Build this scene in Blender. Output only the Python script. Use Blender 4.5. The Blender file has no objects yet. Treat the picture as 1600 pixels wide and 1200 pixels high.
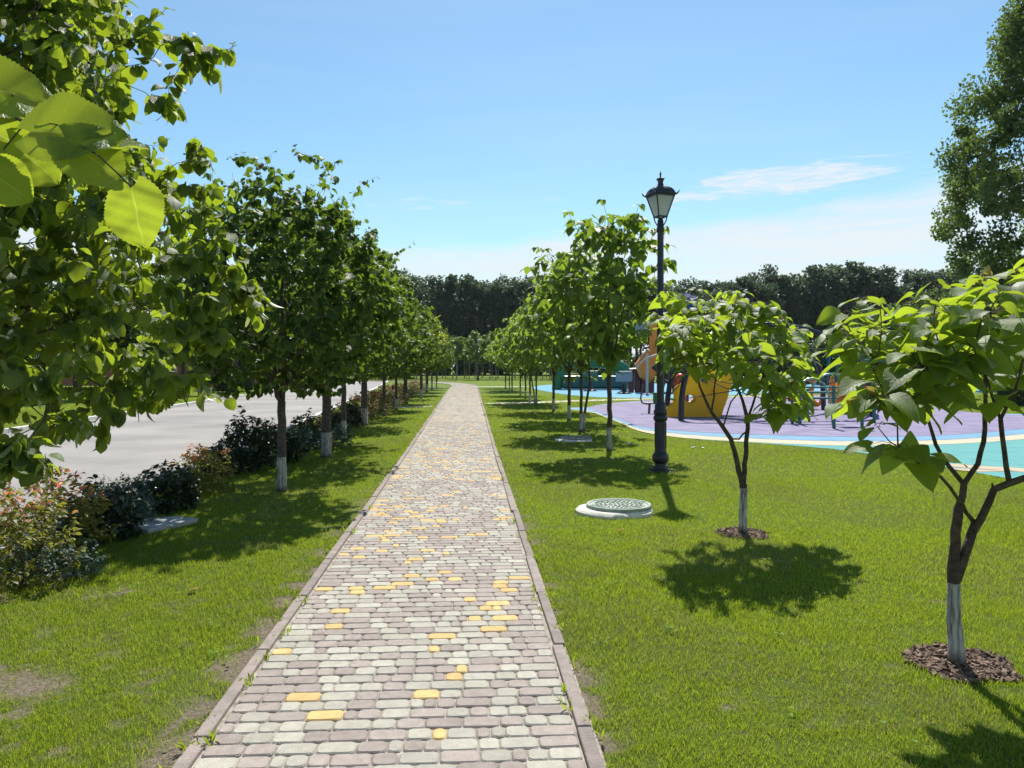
import bpy, math, random
import numpy as np
from mathutils import Vector, Matrix
R = math.radians
PI = math.pi
scene = bpy.context.scene
col = scene.collection

# ------------------------------------------------------------------ camera
EYE, F, HZ, CX = 1.6, 1200.0, 572.0, 800.0          # eye height (m), focal (px of the 1600 px photo), horizon row, centre column
cam = bpy.data.cameras.new('camera')
cam.sensor_width = 36.0
cam.lens = 36.0 * F / 1600.0
cam.shift_y = (HZ - 600.0) / 1600.0
cam.clip_start, cam.clip_end = 0.05, 3000.0
cam_ob = bpy.data.objects.new('camera', cam)
cam_ob.location = (0, 0, EYE)
cam_ob.rotation_euler = (R(90), 0, 0)
col.objects.link(cam_ob)
scene.camera = cam_ob

# ------------------------------------------------------------------ light
SUN_EL, SUN_AZ = 50.0, 8.5                           # azimuth clockwise from +Y
world = bpy.data.worlds.new('World')
scene.world = world
world.use_nodes = True
wt = world.node_tree
wt.nodes.clear()
def wn(t, **k):
    n = wt.nodes.new(t)
    for a, b in k.items(): setattr(n, a, b)
    return n
def wm(op, a, b=None, c=None, clamp=False):
    n = wn('ShaderNodeMath', operation=op, use_clamp=clamp)
    for i, v in enumerate((a, b, c)):
        if v is None: continue
        if isinstance(v, (int, float)): n.inputs[i].default_value = v
        else: wt.links.new(v, n.inputs[i])
    return n.outputs[0]
def wstep(v, lo, hi):
    n = wn('ShaderNodeMapRange', interpolation_type='SMOOTHSTEP')
    wt.links.new(v, n.inputs[0]); n.inputs[1].default_value = lo; n.inputs[2].default_value = hi
    return n.outputs[0]
out = wn('ShaderNodeOutputWorld'); bg = wn('ShaderNodeBackground')
sky = wn('ShaderNodeTexSky', sky_type='NISHITA', sun_disc=False)
sky.sun_elevation = R(SUN_EL); sky.sun_rotation = R(SUN_AZ)
sky.air_density = 1.25; sky.dust_density = 0.2; sky.ozone_density = 2.4
tc = wn('ShaderNodeTexCoord'); sep = wn('ShaderNodeSeparateXYZ')
wt.links.new(tc.outputs['Generated'], sep.inputs[0])
sx, sy, sz = sep.outputs
hyp = wm('SQRT', wm('ADD', wm('MULTIPLY', sx, sx), wm('MULTIPLY', sy, sy)))
el = wm('DIVIDE', sz, wm('MAXIMUM', hyp, 0.001))     # tan(elevation)
az = wm('ARCTAN2', sx, sy)                           # azimuth from +Y
cmb = wn('ShaderNodeCombineXYZ')
wt.links.new(wm('MULTIPLY', az, 3.0), cmb.inputs[0]); wt.links.new(wm('MULTIPLY', el, 22.0), cmb.inputs[1])
def wnoise(scale, detail, rough, off):
    m = wn('ShaderNodeMapping'); m.inputs['Location'].default_value = off
    wt.links.new(cmb.outputs[0], m.inputs[0])
    n = wn('ShaderNodeTexNoise'); n.inputs['Scale'].default_value = scale
    n.inputs['Detail'].default_value = detail; n.inputs['Roughness'].default_value = rough
    n.inputs['Distortion'].default_value = 0.6
    wt.links.new(m.outputs[0], n.inputs[0]); return n.outputs[0]
n1 = wnoise(1.1, 7, 0.6, (3.1, 0.2, 0)); n2 = wnoise(3.2, 6, 0.65, (8.0, 1.2, 0)); n3 = wnoise(0.5, 3, 0.5, (1.0, 5.0, 0))
n4 = wnoise(7.0, 6, 0.7, (2.0, 9.2, 0))
# low bank of pale cloud along the horizon, higher towards the right
top = wm('ADD', 0.155, wm('MULTIPLY', wm('MAXIMUM', az, 0.0), 0.10))
top = wm('ADD', top, wm('MULTIPLY', wm('SUBTRACT', n1, 0.5), 0.045))
bank = wm('SUBTRACT', 1.0, wstep(wm('SUBTRACT', el, top), -0.012, 0.010))
bank = wm('MULTIPLY', bank, wm('ADD', 0.48, wm('MULTIPLY', wstep(wm('ADD', wm('MULTIPLY', n1, 0.55), wm('MULTIPLY', n2, 0.45)), 0.36, 0.58), 0.46)))
# one thin streak to the right of the lamp, and faint wisps
dx = wm('DIVIDE', wm('SUBTRACT', az, 0.335), 0.135); dz = wm('DIVIDE', wm('SUBTRACT', el, wm('ADD', 0.200, wm('MULTIPLY', az, 0.082))), 0.021)
rr = wm('ADD', wm('MULTIPLY', dx, dx), wm('MULTIPLY', dz, dz))
streak = wm('SUBTRACT', 1.0, wstep(wm('ADD', rr, wm('MULTIPLY', wm('SUBTRACT', n2, 0.5), 4.5)), 0.35, 1.1))
streak = wm('MULTIPLY', streak, wm('ADD', 0.35, wm('MULTIPLY', wstep(n4, 0.35, 0.62), 0.6)))
wisp = wm('MULTIPLY', wstep(n2, 0.56, 0.72), wm('MULTIPLY', wstep(el, 0.155, 0.17), wm('SUBTRACT', 1.0, wstep(el, 0.19, 0.26))))
wisp = wm('MULTIPLY', wisp, 0.5)
veil = wm('MULTIPLY', wstep(n3, 0.4, 0.8), 0.10)
cl = wm('MINIMUM', wm('MAXIMUM', wm('MAXIMUM', bank, streak), wm('MAXIMUM', wisp, veil)), 1.0)
mix = wn('ShaderNodeMix', data_type='RGBA')
wt.links.new(cl, mix.inputs['Factor']); tint = wn('ShaderNodeVectorMath', operation='MULTIPLY'); tint.inputs[1].default_value = (0.69, 0.85, 0.885); wt.links.new(sky.outputs[0], tint.inputs[0])
wt.links.new(tint.outputs[0], mix.inputs[6]); mix.inputs[7].default_value = (5.7, 6.1, 6.4, 1)
wt.links.new(mix.outputs[2], bg.inputs[0]); bg.inputs[1].default_value = 0.098
wt.links.new(bg.outputs[0], out.inputs[0])

sun = bpy.data.lights.new('sun', 'SUN'); sun.energy = 5.0; sun.angle = R(0.53); sun.color = (1.0, 0.955, 0.88)
sun_ob = bpy.data.objects.new('sun', sun); col.objects.link(sun_ob)
sd = Vector((math.sin(R(SUN_AZ))*math.cos(R(SUN_EL)), math.cos(R(SUN_AZ))*math.cos(R(SUN_EL)), math.sin(R(SUN_EL))))
sun_ob.rotation_euler = sd.to_track_quat('Z', 'Y').to_euler()
vs = scene.view_settings
vs.view_transform = 'Standard'; vs.look = 'None'; vs.exposure = 0.58; vs.gamma = 1.0; vs.use_curve_mapping = False
scene.render.engine = 'CYCLES'
scene.cycles.max_bounces = 8; scene.cycles.transmission_bounces = 6; scene.cycles.diffuse_bounces = 4
scene.cycles.use_denoising = True

# ------------------------------------------------------------------ helpers
def G(px, py, z=0.0):
    Y = (EYE - z) * F / (py - HZ)
    return Vector(((px - CX) / F * Y, Y, z))
def at(px, py, Y):
    return Vector(((px - CX) / F * Y, Y, EYE - (py - HZ) / F * Y))

def tag(o, label=None, cat=None, group=None, kind=None):
    if label: o['label'] = label
    if cat: o['category'] = cat
    if group: o['group'] = group
    if kind: o['kind'] = kind
    return o
def empty(name, loc=(0, 0, 0), rz=0.0, label=None, cat=None, group=None, s=1.0):
    o = bpy.data.objects.new(name, None); col.objects.link(o)
    o.location = loc; o.rotation_euler = (0, 0, rz); o.scale = (s, s, s); o.empty_display_size = 0.2
    return tag(o, label, cat, group)
def dup(root, loc, rz=0.0, s=1.0, label=None, mats=None):
    r = root.copy(); col.objects.link(r); r.location = loc; r.rotation_euler = (0, 0, rz)
    r.scale = s if isinstance(s, tuple) else (s, s, s)
    if label: r['label'] = label
    for ch in list(root.children):
        c = ch.copy(); col.objects.link(c); c.parent = r
        for g in list(ch.children):
            d = g.copy(); col.objects.link(d); d.parent = c
    return r

# ---- materials
def mat(name, base, rough=0.7, var=0.0, scale=8.0, base2=None, bump=0.0, bscale=60.0, metal=0.0, spec=0.4, detail=4, attr=None, coat=0.0):
    """Principled surface; colour wanders between base and base2 by noise; optional per-piece attribute shift."""
    m = bpy.data.materials.new(name); m.use_nodes = True
    t = m.node_tree; p = t.nodes['Principled BSDF']
    p.inputs['Roughness'].default_value = rough; p.inputs['Metallic'].default_value = metal
    p.inputs['Specular IOR Level'].default_value = spec
    p.inputs['Coat Weight'].default_value = coat
    tcn = t.nodes.new('ShaderNodeTexCoord')
    nz = t.nodes.new('ShaderNodeTexNoise'); nz.inputs['Scale'].default_value = scale; nz.inputs['Detail'].default_value = detail
    t.links.new(tcn.outputs['Object'], nz.inputs[0])
    b2 = base2 or tuple(max(0, c * (1 - var)) for c in base)
    rp = t.nodes.new('ShaderNodeValToRGB')
    rp.color_ramp.elements[0].position = 0.33; rp.color_ramp.elements[1].position = 0.67
    rp.color_ramp.elements[0].color = (*b2, 1); rp.color_ramp.elements[1].color = (*base, 1)
    t.links.new(nz.outputs[0], rp.inputs[0])
    last = rp.outputs[0]
    if attr:
        a = t.nodes.new('ShaderNodeAttribute'); a.attribute_name = 'rnd'
        hs = t.nodes.new('ShaderNodeHueSaturation')
        mr = t.nodes.new('ShaderNodeMapRange'); mr.inputs[3].default_value = 1 - attr; mr.inputs[4].default_value = 1 + attr
        t.links.new(a.outputs['Fac'], mr.inputs[0]); t.links.new(mr.outputs[0], hs.inputs['Value'])
        t.links.new(last, hs.inputs['Color']); last = hs.outputs[0]
    t.links.new(last, p.inputs['Base Color'])
    if bump:
        nb = t.nodes.new('ShaderNodeTexNoise'); nb.inputs['Scale'].default_value = bscale; nb.inputs['Detail'].default_value = 5
        t.links.new(tcn.outputs['Object'], nb.inputs[0])
        b = t.nodes.new('ShaderNodeBump'); b.inputs['Strength'].default_value = bump; b.inputs['Distance'].default_value = 0.02
        t.links.new(nb.outputs[0], b.inputs['Height']); t.links.new(b.outputs[0], p.inputs['Normal'])
    return m

def leaf_mat(name, c1, c2, trans, tmix=0.45, rough=0.42, spec=0.45, veins=False, tip=None, under=None, vcol=None):
    """Leaf: glossy top + translucent body, colour by the per-leaf attribute rnd; optional veins from the leaf's own UV."""
    m = bpy.data.materials.new(name); m.use_nodes = True
    t = m.node_tree; N = t.nodes; L = t.links
    p = N['Principled BSDF']; p.inputs['Roughness'].default_value = rough; p.inputs['Specular IOR Level'].default_value = spec
    a = N.new('ShaderNodeAttribute'); a.attribute_name = 'rnd'
    rp = N.new('ShaderNodeValToRGB'); e = rp.color_ramp.elements
    e[0].color = (*c1, 1); e[1].color = (*c2, 1); e[0].position = 0.1; e[1].position = 0.85 if tip else 1.0
    if tip:
        q = e.new(0.93); q.color = (*tip, 1)
    L.new(a.outputs['Fac'], rp.inputs[0])
    tr = N.new('ShaderNodeBsdfTranslucent')
    rt = N.new('ShaderNodeValToRGB'); e = rt.color_ramp.elements
    e[0].color = (*[v * 0.75 for v in trans], 1); e[1].color = (*trans, 1); e[1].position = 0.85 if tip else 1.0
    if tip:
        q = e.new(0.93); q.color = (*[min(1, v * 2.2) for v in tip], 1)
    L.new(a.outputs['Fac'], rt.inputs[0])
    cb, ct = rp.outputs[0], rt.outputs[0]
    if under:
        gm = N.new('ShaderNodeNewGeometry'); mu = N.new('ShaderNodeMix'); mu.data_type = 'RGBA'
        L.new(gm.outputs['Backfacing'], mu.inputs['Factor']); L.new(cb, mu.inputs[6]); mu.inputs[7].default_value = (*under, 1); cb = mu.outputs[2]
    if veins:
        uv = N.new('ShaderNodeUVMap'); uv.uv_map = 'UVMap'
        sp = N.new('ShaderNodeSeparateXYZ'); L.new(uv.outputs[0], sp.inputs[0])
        def mth(op, x, y=None, cl=False):
            n = N.new('ShaderNodeMath'); n.operation = op; n.use_clamp = cl
            for i, v in enumerate((x, y)):
                if v is None: continue
                if isinstance(v, (int, float)): n.inputs[i].default_value = v
                else: L.new(v, n.inputs[i])
            return n.outputs[0]
        s = mth('ABSOLUTE', mth('MULTIPLY', mth('SUBTRACT', sp.outputs[0], 0.5), 2.0))
        mid = mth('SUBTRACT', 1.0, mth('DIVIDE', s, 0.045), True)
        ph = mth('FRACT', mth('MULTIPLY', mth('SUBTRACT', sp.outputs[1], mth('MULTIPLY', mth('POWER', s, 0.8), 0.30)), 8.0))
        lat = mth('SUBTRACT', 1.0, mth('DIVIDE', mth('ABSOLUTE', mth('SUBTRACT', ph, 0.5)), 0.07), True)
        fine = N.new('ShaderNodeTexVoronoi'); fine.feature = 'DISTANCE_TO_EDGE'; fine.inputs['Scale'].default_value = 26
        L.new(uv.outputs[0], fine.inputs[0])
        fv = mth('MULTIPLY', mth('SUBTRACT', 1.0, mth('DIVIDE', fine.outputs[0], 0.08), True), 0.22)
        v = mth('MAXIMUM', mth('MAXIMUM', mid, mth('MULTIPLY', lat, 0.3 if vcol else 0.6)), fv)
        for which in (0, 1):
            mx = N.new('ShaderNodeMix'); mx.data_type = 'RGBA'; L.new(mth('MULTIPLY', v, 0.9 if vcol else 0.55), mx.inputs['Factor'])
            L.new((cb, ct)[which], mx.inputs[6])
            mx.inputs[7].default_value = ((0.22, 0.28, 0.09, 1), (*(vcol or [min(1, q * 0.62) for q in trans]), 1))[which]
            if which == 0: cb = mx.outputs[2]
            else: ct = mx.outputs[2]
        bm = N.new('ShaderNodeBump'); bm.inputs['Strength'].default_value = 0.55; bm.inputs['Distance'].default_value = 0.004
        L.new(mth('SUBTRACT', 1.0, v), bm.inputs['Height']); L.new(bm.outputs[0], p.inputs['Normal'])
    L.new(cb, p.inputs['Base Color']); L.new(ct, tr.inputs[0])
    mx = N.new('ShaderNodeMixShader'); mx.inputs[0].default_value = tmix
    L.new(p.outputs[0], mx.inputs[1]); L.new(tr.outputs[0], mx.inputs[2])
    L.new(mx.outputs[0], N['Material Output'].inputs[0])
    return m

def bark_mat(name, c, c2, wash=0.46, bark_scale=30):
    m = mat(name, c, 0.85, base2=c2, scale=bark_scale, bump=0.6, bscale=70)
    if not wash: return m
    t = m.node_tree; N = t.nodes; L = t.links; p = N['Principled BSDF']
    src = p.inputs['Base Color'].links[0].from_socket
    tcn = N.new('ShaderNodeTexCoord'); sp = N.new('ShaderNodeSeparateXYZ'); L.new(tcn.outputs['Object'], sp.inputs[0])
    mp = N.new('ShaderNodeMapping'); mp.inputs['Scale'].default_value = (60, 60, 9); L.new(tcn.outputs['Object'], mp.inputs[0])
    nz = N.new('ShaderNodeTexNoise'); nz.inputs['Scale'].default_value = 1.0; nz.inputs['Detail'].default_value = 6; L.new(mp.outputs[0], nz.inputs[0])
    ad = N.new('ShaderNodeMath'); ad.operation = 'MULTIPLY_ADD'; ad.inputs[1].default_value = 0.035; L.new(nz.outputs[0], ad.inputs[0]); L.new(sp.outputs[2], ad.inputs[2])
    lt = N.new('ShaderNodeMath'); lt.operation = 'LESS_THAN'; lt.inputs[1].default_value = wash; L.new(ad.outputs[0], lt.inputs[0])
    cr = N.new('ShaderNodeMapRange'); cr.inputs[1].default_value = 0.30; cr.inputs[2].default_value = 0.62; L.new(nz.outputs[0], cr.inputs[0])
    lo = N.new('ShaderNodeMapRange'); lo.inputs[1].default_value = 0.02; lo.inputs[2].default_value = 0.10; L.new(sp.outputs[2], lo.inputs[0])
    f = N.new('ShaderNodeMath'); f.operation = 'MULTIPLY'; L.new(lt.outputs[0], f.inputs[0]); L.new(cr.outputs[0], f.inputs[1])
    f2 = N.new('ShaderNodeMath'); f2.operation = 'MULTIPLY'; L.new(f.outputs[0], f2.inputs[0]); L.new(lo.outputs[0], f2.inputs[1])
    mx = N.new('ShaderNodeMix'); mx.data_type = 'RGBA'; L.new(f2.outputs[0], mx.inputs['Factor']); L.new(src, mx.inputs[6]); mx.inputs[7].default_value = (0.50, 0.50, 0.47, 1)
    L.new(mx.outputs[2], p.inputs['Base Color'])
    return m

# ---- numpy mesh object
def np_mesh(name, V, loops, starts, mats, parent=None, uv=None, rnd=None, midx=None, smooth=True, attrs=None):
    me = bpy.data.meshes.new(name)
    V = np.asarray(V, dtype=np.float32)
    me.vertices.add(len(V)); me.vertices.foreach_set('co', V.ravel())
    me.loops.add(len(loops)); me.loops.foreach_set('vertex_index', np.asarray(loops, dtype=np.int32))
    me.polygons.add(len(starts)); me.polygons.foreach_set('loop_start', np.asarray(starts, dtype=np.int32))
    if midx is not None: me.polygons.foreach_set('material_index', np.asarray(midx, dtype=np.int32))
    if uv is not None:
        u = me.uv_layers.new(name='UVMap'); u.data.foreach_set('uv', np.asarray(uv, dtype=np.float32).ravel())
    if rnd is not None:
        a = me.attributes.new('rnd', 'FLOAT', 'POINT'); a.data.foreach_set('value', np.asarray(rnd, dtype=np.float32))
    for k, v in (attrs or {}).items():
        a = me.attributes.new(k, 'FLOAT', 'POINT'); a.data.foreach_set('value', np.asarray(v, dtype=np.float32))
    me.update(calc_edges=True)
    me.polygons.foreach_set('use_smooth', np.full(len(starts), bool(smooth)))
    for m in (mats if isinstance(mats, (list, tuple)) else [mats]): me.materials.append(m)
    o = bpy.data.objects.new(name, me); col.objects.link(o)
    if parent is not None: o.parent = parent
    return o

class MB:
    """collects simple shapes into one mesh"""
    def __init__(s): s.V, s.F, s.M, s.mi = [], [], [], 0
    def _f(s, f): s.F.append(tuple(f)); s.M.append(s.mi)
    def box(s, c, d, rz=0.0, bev=0.0, rx=0.0, ry=0.0):
        x, y, z = d[0] / 2, d[1] / 2, d[2] / 2; rot = Matrix.Rotation(rz, 3, 'Z') @ Matrix.Rotation(ry, 3, 'Y') @ Matrix.Rotation(rx, 3, 'X'); n = len(s.V)
        b = bev
        if b <= 0:
            for k in range(8): s.V.append(Vector(c) + rot @ Vector((x * (1 if k & 1 else -1), y * (1 if k & 2 else -1), z * (1 if k & 4 else -1))))
            for f in ((0, 2, 3, 1), (4, 5, 7, 6), (0, 1, 5, 4), (2, 6, 7, 3), (0, 4, 6, 2), (1, 3, 7, 5)): s._f([n + i for i in f])
            return
        def ring(ix, iz, r):
            o = []
            for sx_, sy_, a0 in ((1, 1, 0), (-1, 1, 90), (-1, -1, 180), (1, -1, 270)):
                for k in range(3):
                    a = R(a0 + 45 * k); o.append((sx_ * (x - b) + (b - ix) * math.cos(a), sy_ * (y - b) + (b - ix) * math.sin(a), iz))
            return o
        rings = [ring(b * .8, -z, 0), ring(0, -z + b, 0), ring(0, z - b, 0), ring(b * .3, z - b * .3, 0), ring(b * .8, z, 0)]
        for r_ in rings:
            for p in r_: s.V.append(Vector(c) + rot @ Vector(p))
        for k in range(4):
            for i in range(12): s._f((n + k * 12 + i, n + k * 12 + (i + 1) % 12, n + k * 12 + 12 + (i + 1) % 12, n + k * 12 + 12 + i))
        s._f([n + i for i in range(11, -1, -1)]); s._f([n + 48 + i for i in range(12)])
    def tube(s, pts, r, k=8, cap=True):
        pts = [Vector(p) for p in pts]; n = len(s.V); m = len(pts)
        rs = r if isinstance(r, (list, tuple)) else [r] * m
        ref = None
        for i, p in enumerate(pts):
            d = (pts[min(i + 1, m - 1)] - pts[max(i - 1, 0)]).normalized()
            if ref is None: ref = Vector((0, 0, 1)) if abs(d.z) < .9 else Vector((1, 0, 0))
            u = (ref - d * ref.dot(d)); u = u.normalized() if u.length > 1e-4 else Vector((1, 0, 0)); w = d.cross(u); ref = u
            for j in range(k):
                a = 2 * PI * j / k; s.V.append(p + (u * math.cos(a) + w * math.sin(a)) * rs[i])
        for i in range(m - 1):
            for j in range(k): s._f((n + i * k + j, n + i * k + (j + 1) % k, n + (i + 1) * k + (j + 1) % k, n + (i + 1) * k + j))
        if cap: s._f([n + j for j in range(k - 1, -1, -1)]); s._f([n + (m - 1) * k + j for j in range(k)])
    def lathe(s, prof, c=(0, 0, 0), k=24, rot=0.0, sq=None):
        """prof: [(r,z)]; sq: number of sides for a polygonal turned shape"""
        n = len(s.V); kk = sq or k
        for r_, z in prof:
            for j in range(kk):
                a = 2 * PI * j / kk + rot; s.V.append(Vector(c) + Vector((r_ * math.cos(a), r_ * math.sin(a), z)))
        for i in range(len(prof) - 1):
            for j in range(kk): s._f((n + i * kk + j, n + i * kk + (j + 1) % kk, n + (i + 1) * kk + (j + 1) % kk, n + (i + 1) * kk + j))
        s._f([n + j for j in range(kk - 1, -1, -1)]); s._f([n + (len(prof) - 1) * kk + j for j in range(kk)])
    def quad(s, pts):
        n = len(s.V); s.V += [Vector(p) for p in pts]; s._f([n + i for i in range(len(pts))])
    def build(s, name, mats, parent=None, smooth=False):
        me = bpy.data.meshes.new(name); me.from_pydata([tuple(v) for v in s.V], [], s.F)
        mats = mats if isinstance(mats, (list, tuple)) else [mats]
        for m in mats: me.materials.append(m)
        me.polygons.foreach_set('material_index', s.M)
        if smooth:
            me.polygons.foreach_set('use_smooth', [True] * len(s.F))
            try: me.set_sharp_from_angle(angle=R(40))
            except Exception: pass
        me.update()
        o = bpy.data.objects.new(name, me); col.objects.link(o)
        if parent is not None: o.parent = parent
        return o

def sheet(name, pts, z, m, kind='structure', skirt=0.0):
    """flat polygon lying on the ground"""
    b = MB(); n = len(pts); P3 = [(p[0], p[1], z) for p in pts]
    area = sum(P3[i][0] * P3[(i + 1) % n][1] - P3[(i + 1) % n][0] * P3[i][1] for i in range(n))
    if area < 0: P3.reverse()
    b.quad(P3)
    o = b.build(name, m); tag(o, kind=kind); return o

def smooth_poly(pts, closed=True, sub=5):
    P = [Vector((p[0], p[1])) for p in pts]; n = len(P); o = []
    for i in range(n if closed else n - 1):
        g = lambda k: P[k % n] if closed else P[max(0, min(n - 1, k))]
        a, b, c, d = g(i - 1), g(i), g(i + 1), g(i + 2)
        for k in range(sub):
            t = k / sub
            o.append(0.5 * ((2 * b) + (c - a) * t + (2 * a - 5 * b + 4 * c - d) * t * t + (-a + 3 * b - 3 * c + d) * t ** 3))
    if not closed: o.append(P[-1])
    return o

def inside(px, py, poly):
    """vectorised point-in-polygon"""
    x = np.array([p[0] for p in poly]); y = np.array([p[1] for p in poly]); c = np.zeros(len(px), bool)
    j = len(x) - 1
    for i in range(len(x)):
        if y[i] != y[j]:
            c ^= ((y[i] > py) != (y[j] > py)) & (px < (x[j] - x[i]) * (py - y[i]) / (y[j] - y[i]) + x[i])
        j = i
    return c

_rg = np.random.default_rng(5); _LAT = _rg.random((256, 256))
def vnoise(x, y):
    xi = np.floor(x).astype(int); yi = np.floor(y).astype(int); fx = x - xi; fy = y - yi
    fx = fx * fx * (3 - 2 * fx); fy = fy * fy * (3 - 2 * fy)
    g = lambda a, b: _LAT[a % 256, b % 256]
    return (g(xi, yi) * (1 - fx) + g(xi + 1, yi) * fx) * (1 - fy) + (g(xi, yi + 1) * (1 - fx) + g(xi + 1, yi + 1) * fx) * fy
def fbm(x, y, o=4):
    s = 0; a = 1; t = 0
    for k in range(o): s = s + a * vnoise(x * 2 ** k + 17 * k, y * 2 ** k + 31 * k); t += a; a *= .5
    return s / t

# ---- leaves
def leaf_tpl(nl, nw, shape='linden', fold=0.25, droop=0.25, wave=0.0, teeth=0.0, seed=0):
    """grid leaf: x lateral, y along (0..1), z normal"""
    V, UV = [], []; rg = random.Random(seed)
    for i in range(nl + 1):
        t = i / nl
        if shape == 'linden': w = 0.53 * max(0, math.sin(PI * min(1, (t * .985 + .015)) ** 0.80)) ** 0.64 * (1 - .10 * t)
        elif shape == 'catalpa': w = 0.46 * max(0, math.sin(PI * min(1, (t * .985 + .015)) ** 0.62)) ** 0.66 * (1 - .18 * t)
        elif shape == 'bract': w = 0.10 * max(0, math.sin(PI * (t * .96 + .02))) ** 0.4
        else: w = 0.30 * max(0, math.sin(PI * (t * .97 + .015))) ** 0.85
        if teeth and 0 < i < nl: w += teeth * (1 if i % 2 else -1)
        for j in range(nw + 1):
            s = -1 + 2 * j / nw
            x = s * w
            y = t
            if shape in ('linden', 'catalpa'): y -= 0.17 * abs(s) ** 1.3 * (1 - t) ** 5
            z = fold * abs(x) - droop * t * t + wave * math.sin(7 * t + 2.2 * s + seed) * abs(s)
            V.append((x, y, z)); UV.append(((s + 1) / 2, t))
    Fs = [(i * (nw + 1) + j, i * (nw + 1) + j + 1, (i + 1) * (nw + 1) + j + 1, (i + 1) * (nw + 1) + j) for i in range(nl) for j in range(nw)]
    return np.array(V), np.array(Fs), np.array(UV)

def norm(a): return a / np.maximum(np.linalg.norm(a, axis=-1, keepdims=True), 1e-9)

def leaves_arrays(P, D, Nn, S, tpls, rng, rnd=None):
    """instances of the templates merged into arrays"""
    P = np.asarray(P, float); D = norm(np.asarray(D, float)); Nn = np.asarray(Nn, float)
    Nn = norm(Nn - D * np.sum(Nn * D, axis=1, keepdims=True)); X = np.cross(D, Nn)
    S = np.asarray(S, float); pick = rng.integers(0, len(tpls), len(P)); r = rng.random(len(P)) if rnd is None else rnd
    Vs, Ls, UVs, Rs = [], [], [], []; base = 0
    for k, (tv, tf, tuv) in enumerate(tpls):
        I = np.where(pick == k)[0]
        if not len(I): continue
        v = P[I, None] + S[I, None, None] * (tv[None, :, 0:1] * X[I, None] + tv[None, :, 1:2] * D[I, None] + tv[None, :, 2:3] * Nn[I, None])
        Vs.append(v.reshape(-1, 3)); f = tf[None] + (np.arange(len(I)) * len(tv))[:, None, None] + base
        Ls.append(f.reshape(-1)); UVs.append(np.tile(tuv[tf.reshape(-1)], (len(I), 1))); Rs.append(np.repeat(r[I], len(tv)))
        base += len(I) * len(tv)
    return [np.concatenate(Vs), np.concatenate(Ls), np.concatenate(UVs), np.concatenate(Rs), tpls[0][1].shape[1]]

def leaves_obj(name, groups, mats, parent):
    """groups: list of (arrays, material index)"""
    V = []; L = []; U = []; Rn = []; st = []; mi = []; vb = 0; lb = 0
    for (v, l, u, r, k), m in groups:
        V.append(v); L.append(l + vb); U.append(u); Rn.append(r); n = len(l) // k
        st.append(lb + np.arange(n) * k); mi.append(np.full(n, m)); vb += len(v); lb += len(l)
    return np_mesh(name, np.concatenate(V), np.concatenate(L), np.concatenate(st), mats, parent, np.concatenate(U), np.concatenate(Rn), np.concatenate(mi))

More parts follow.
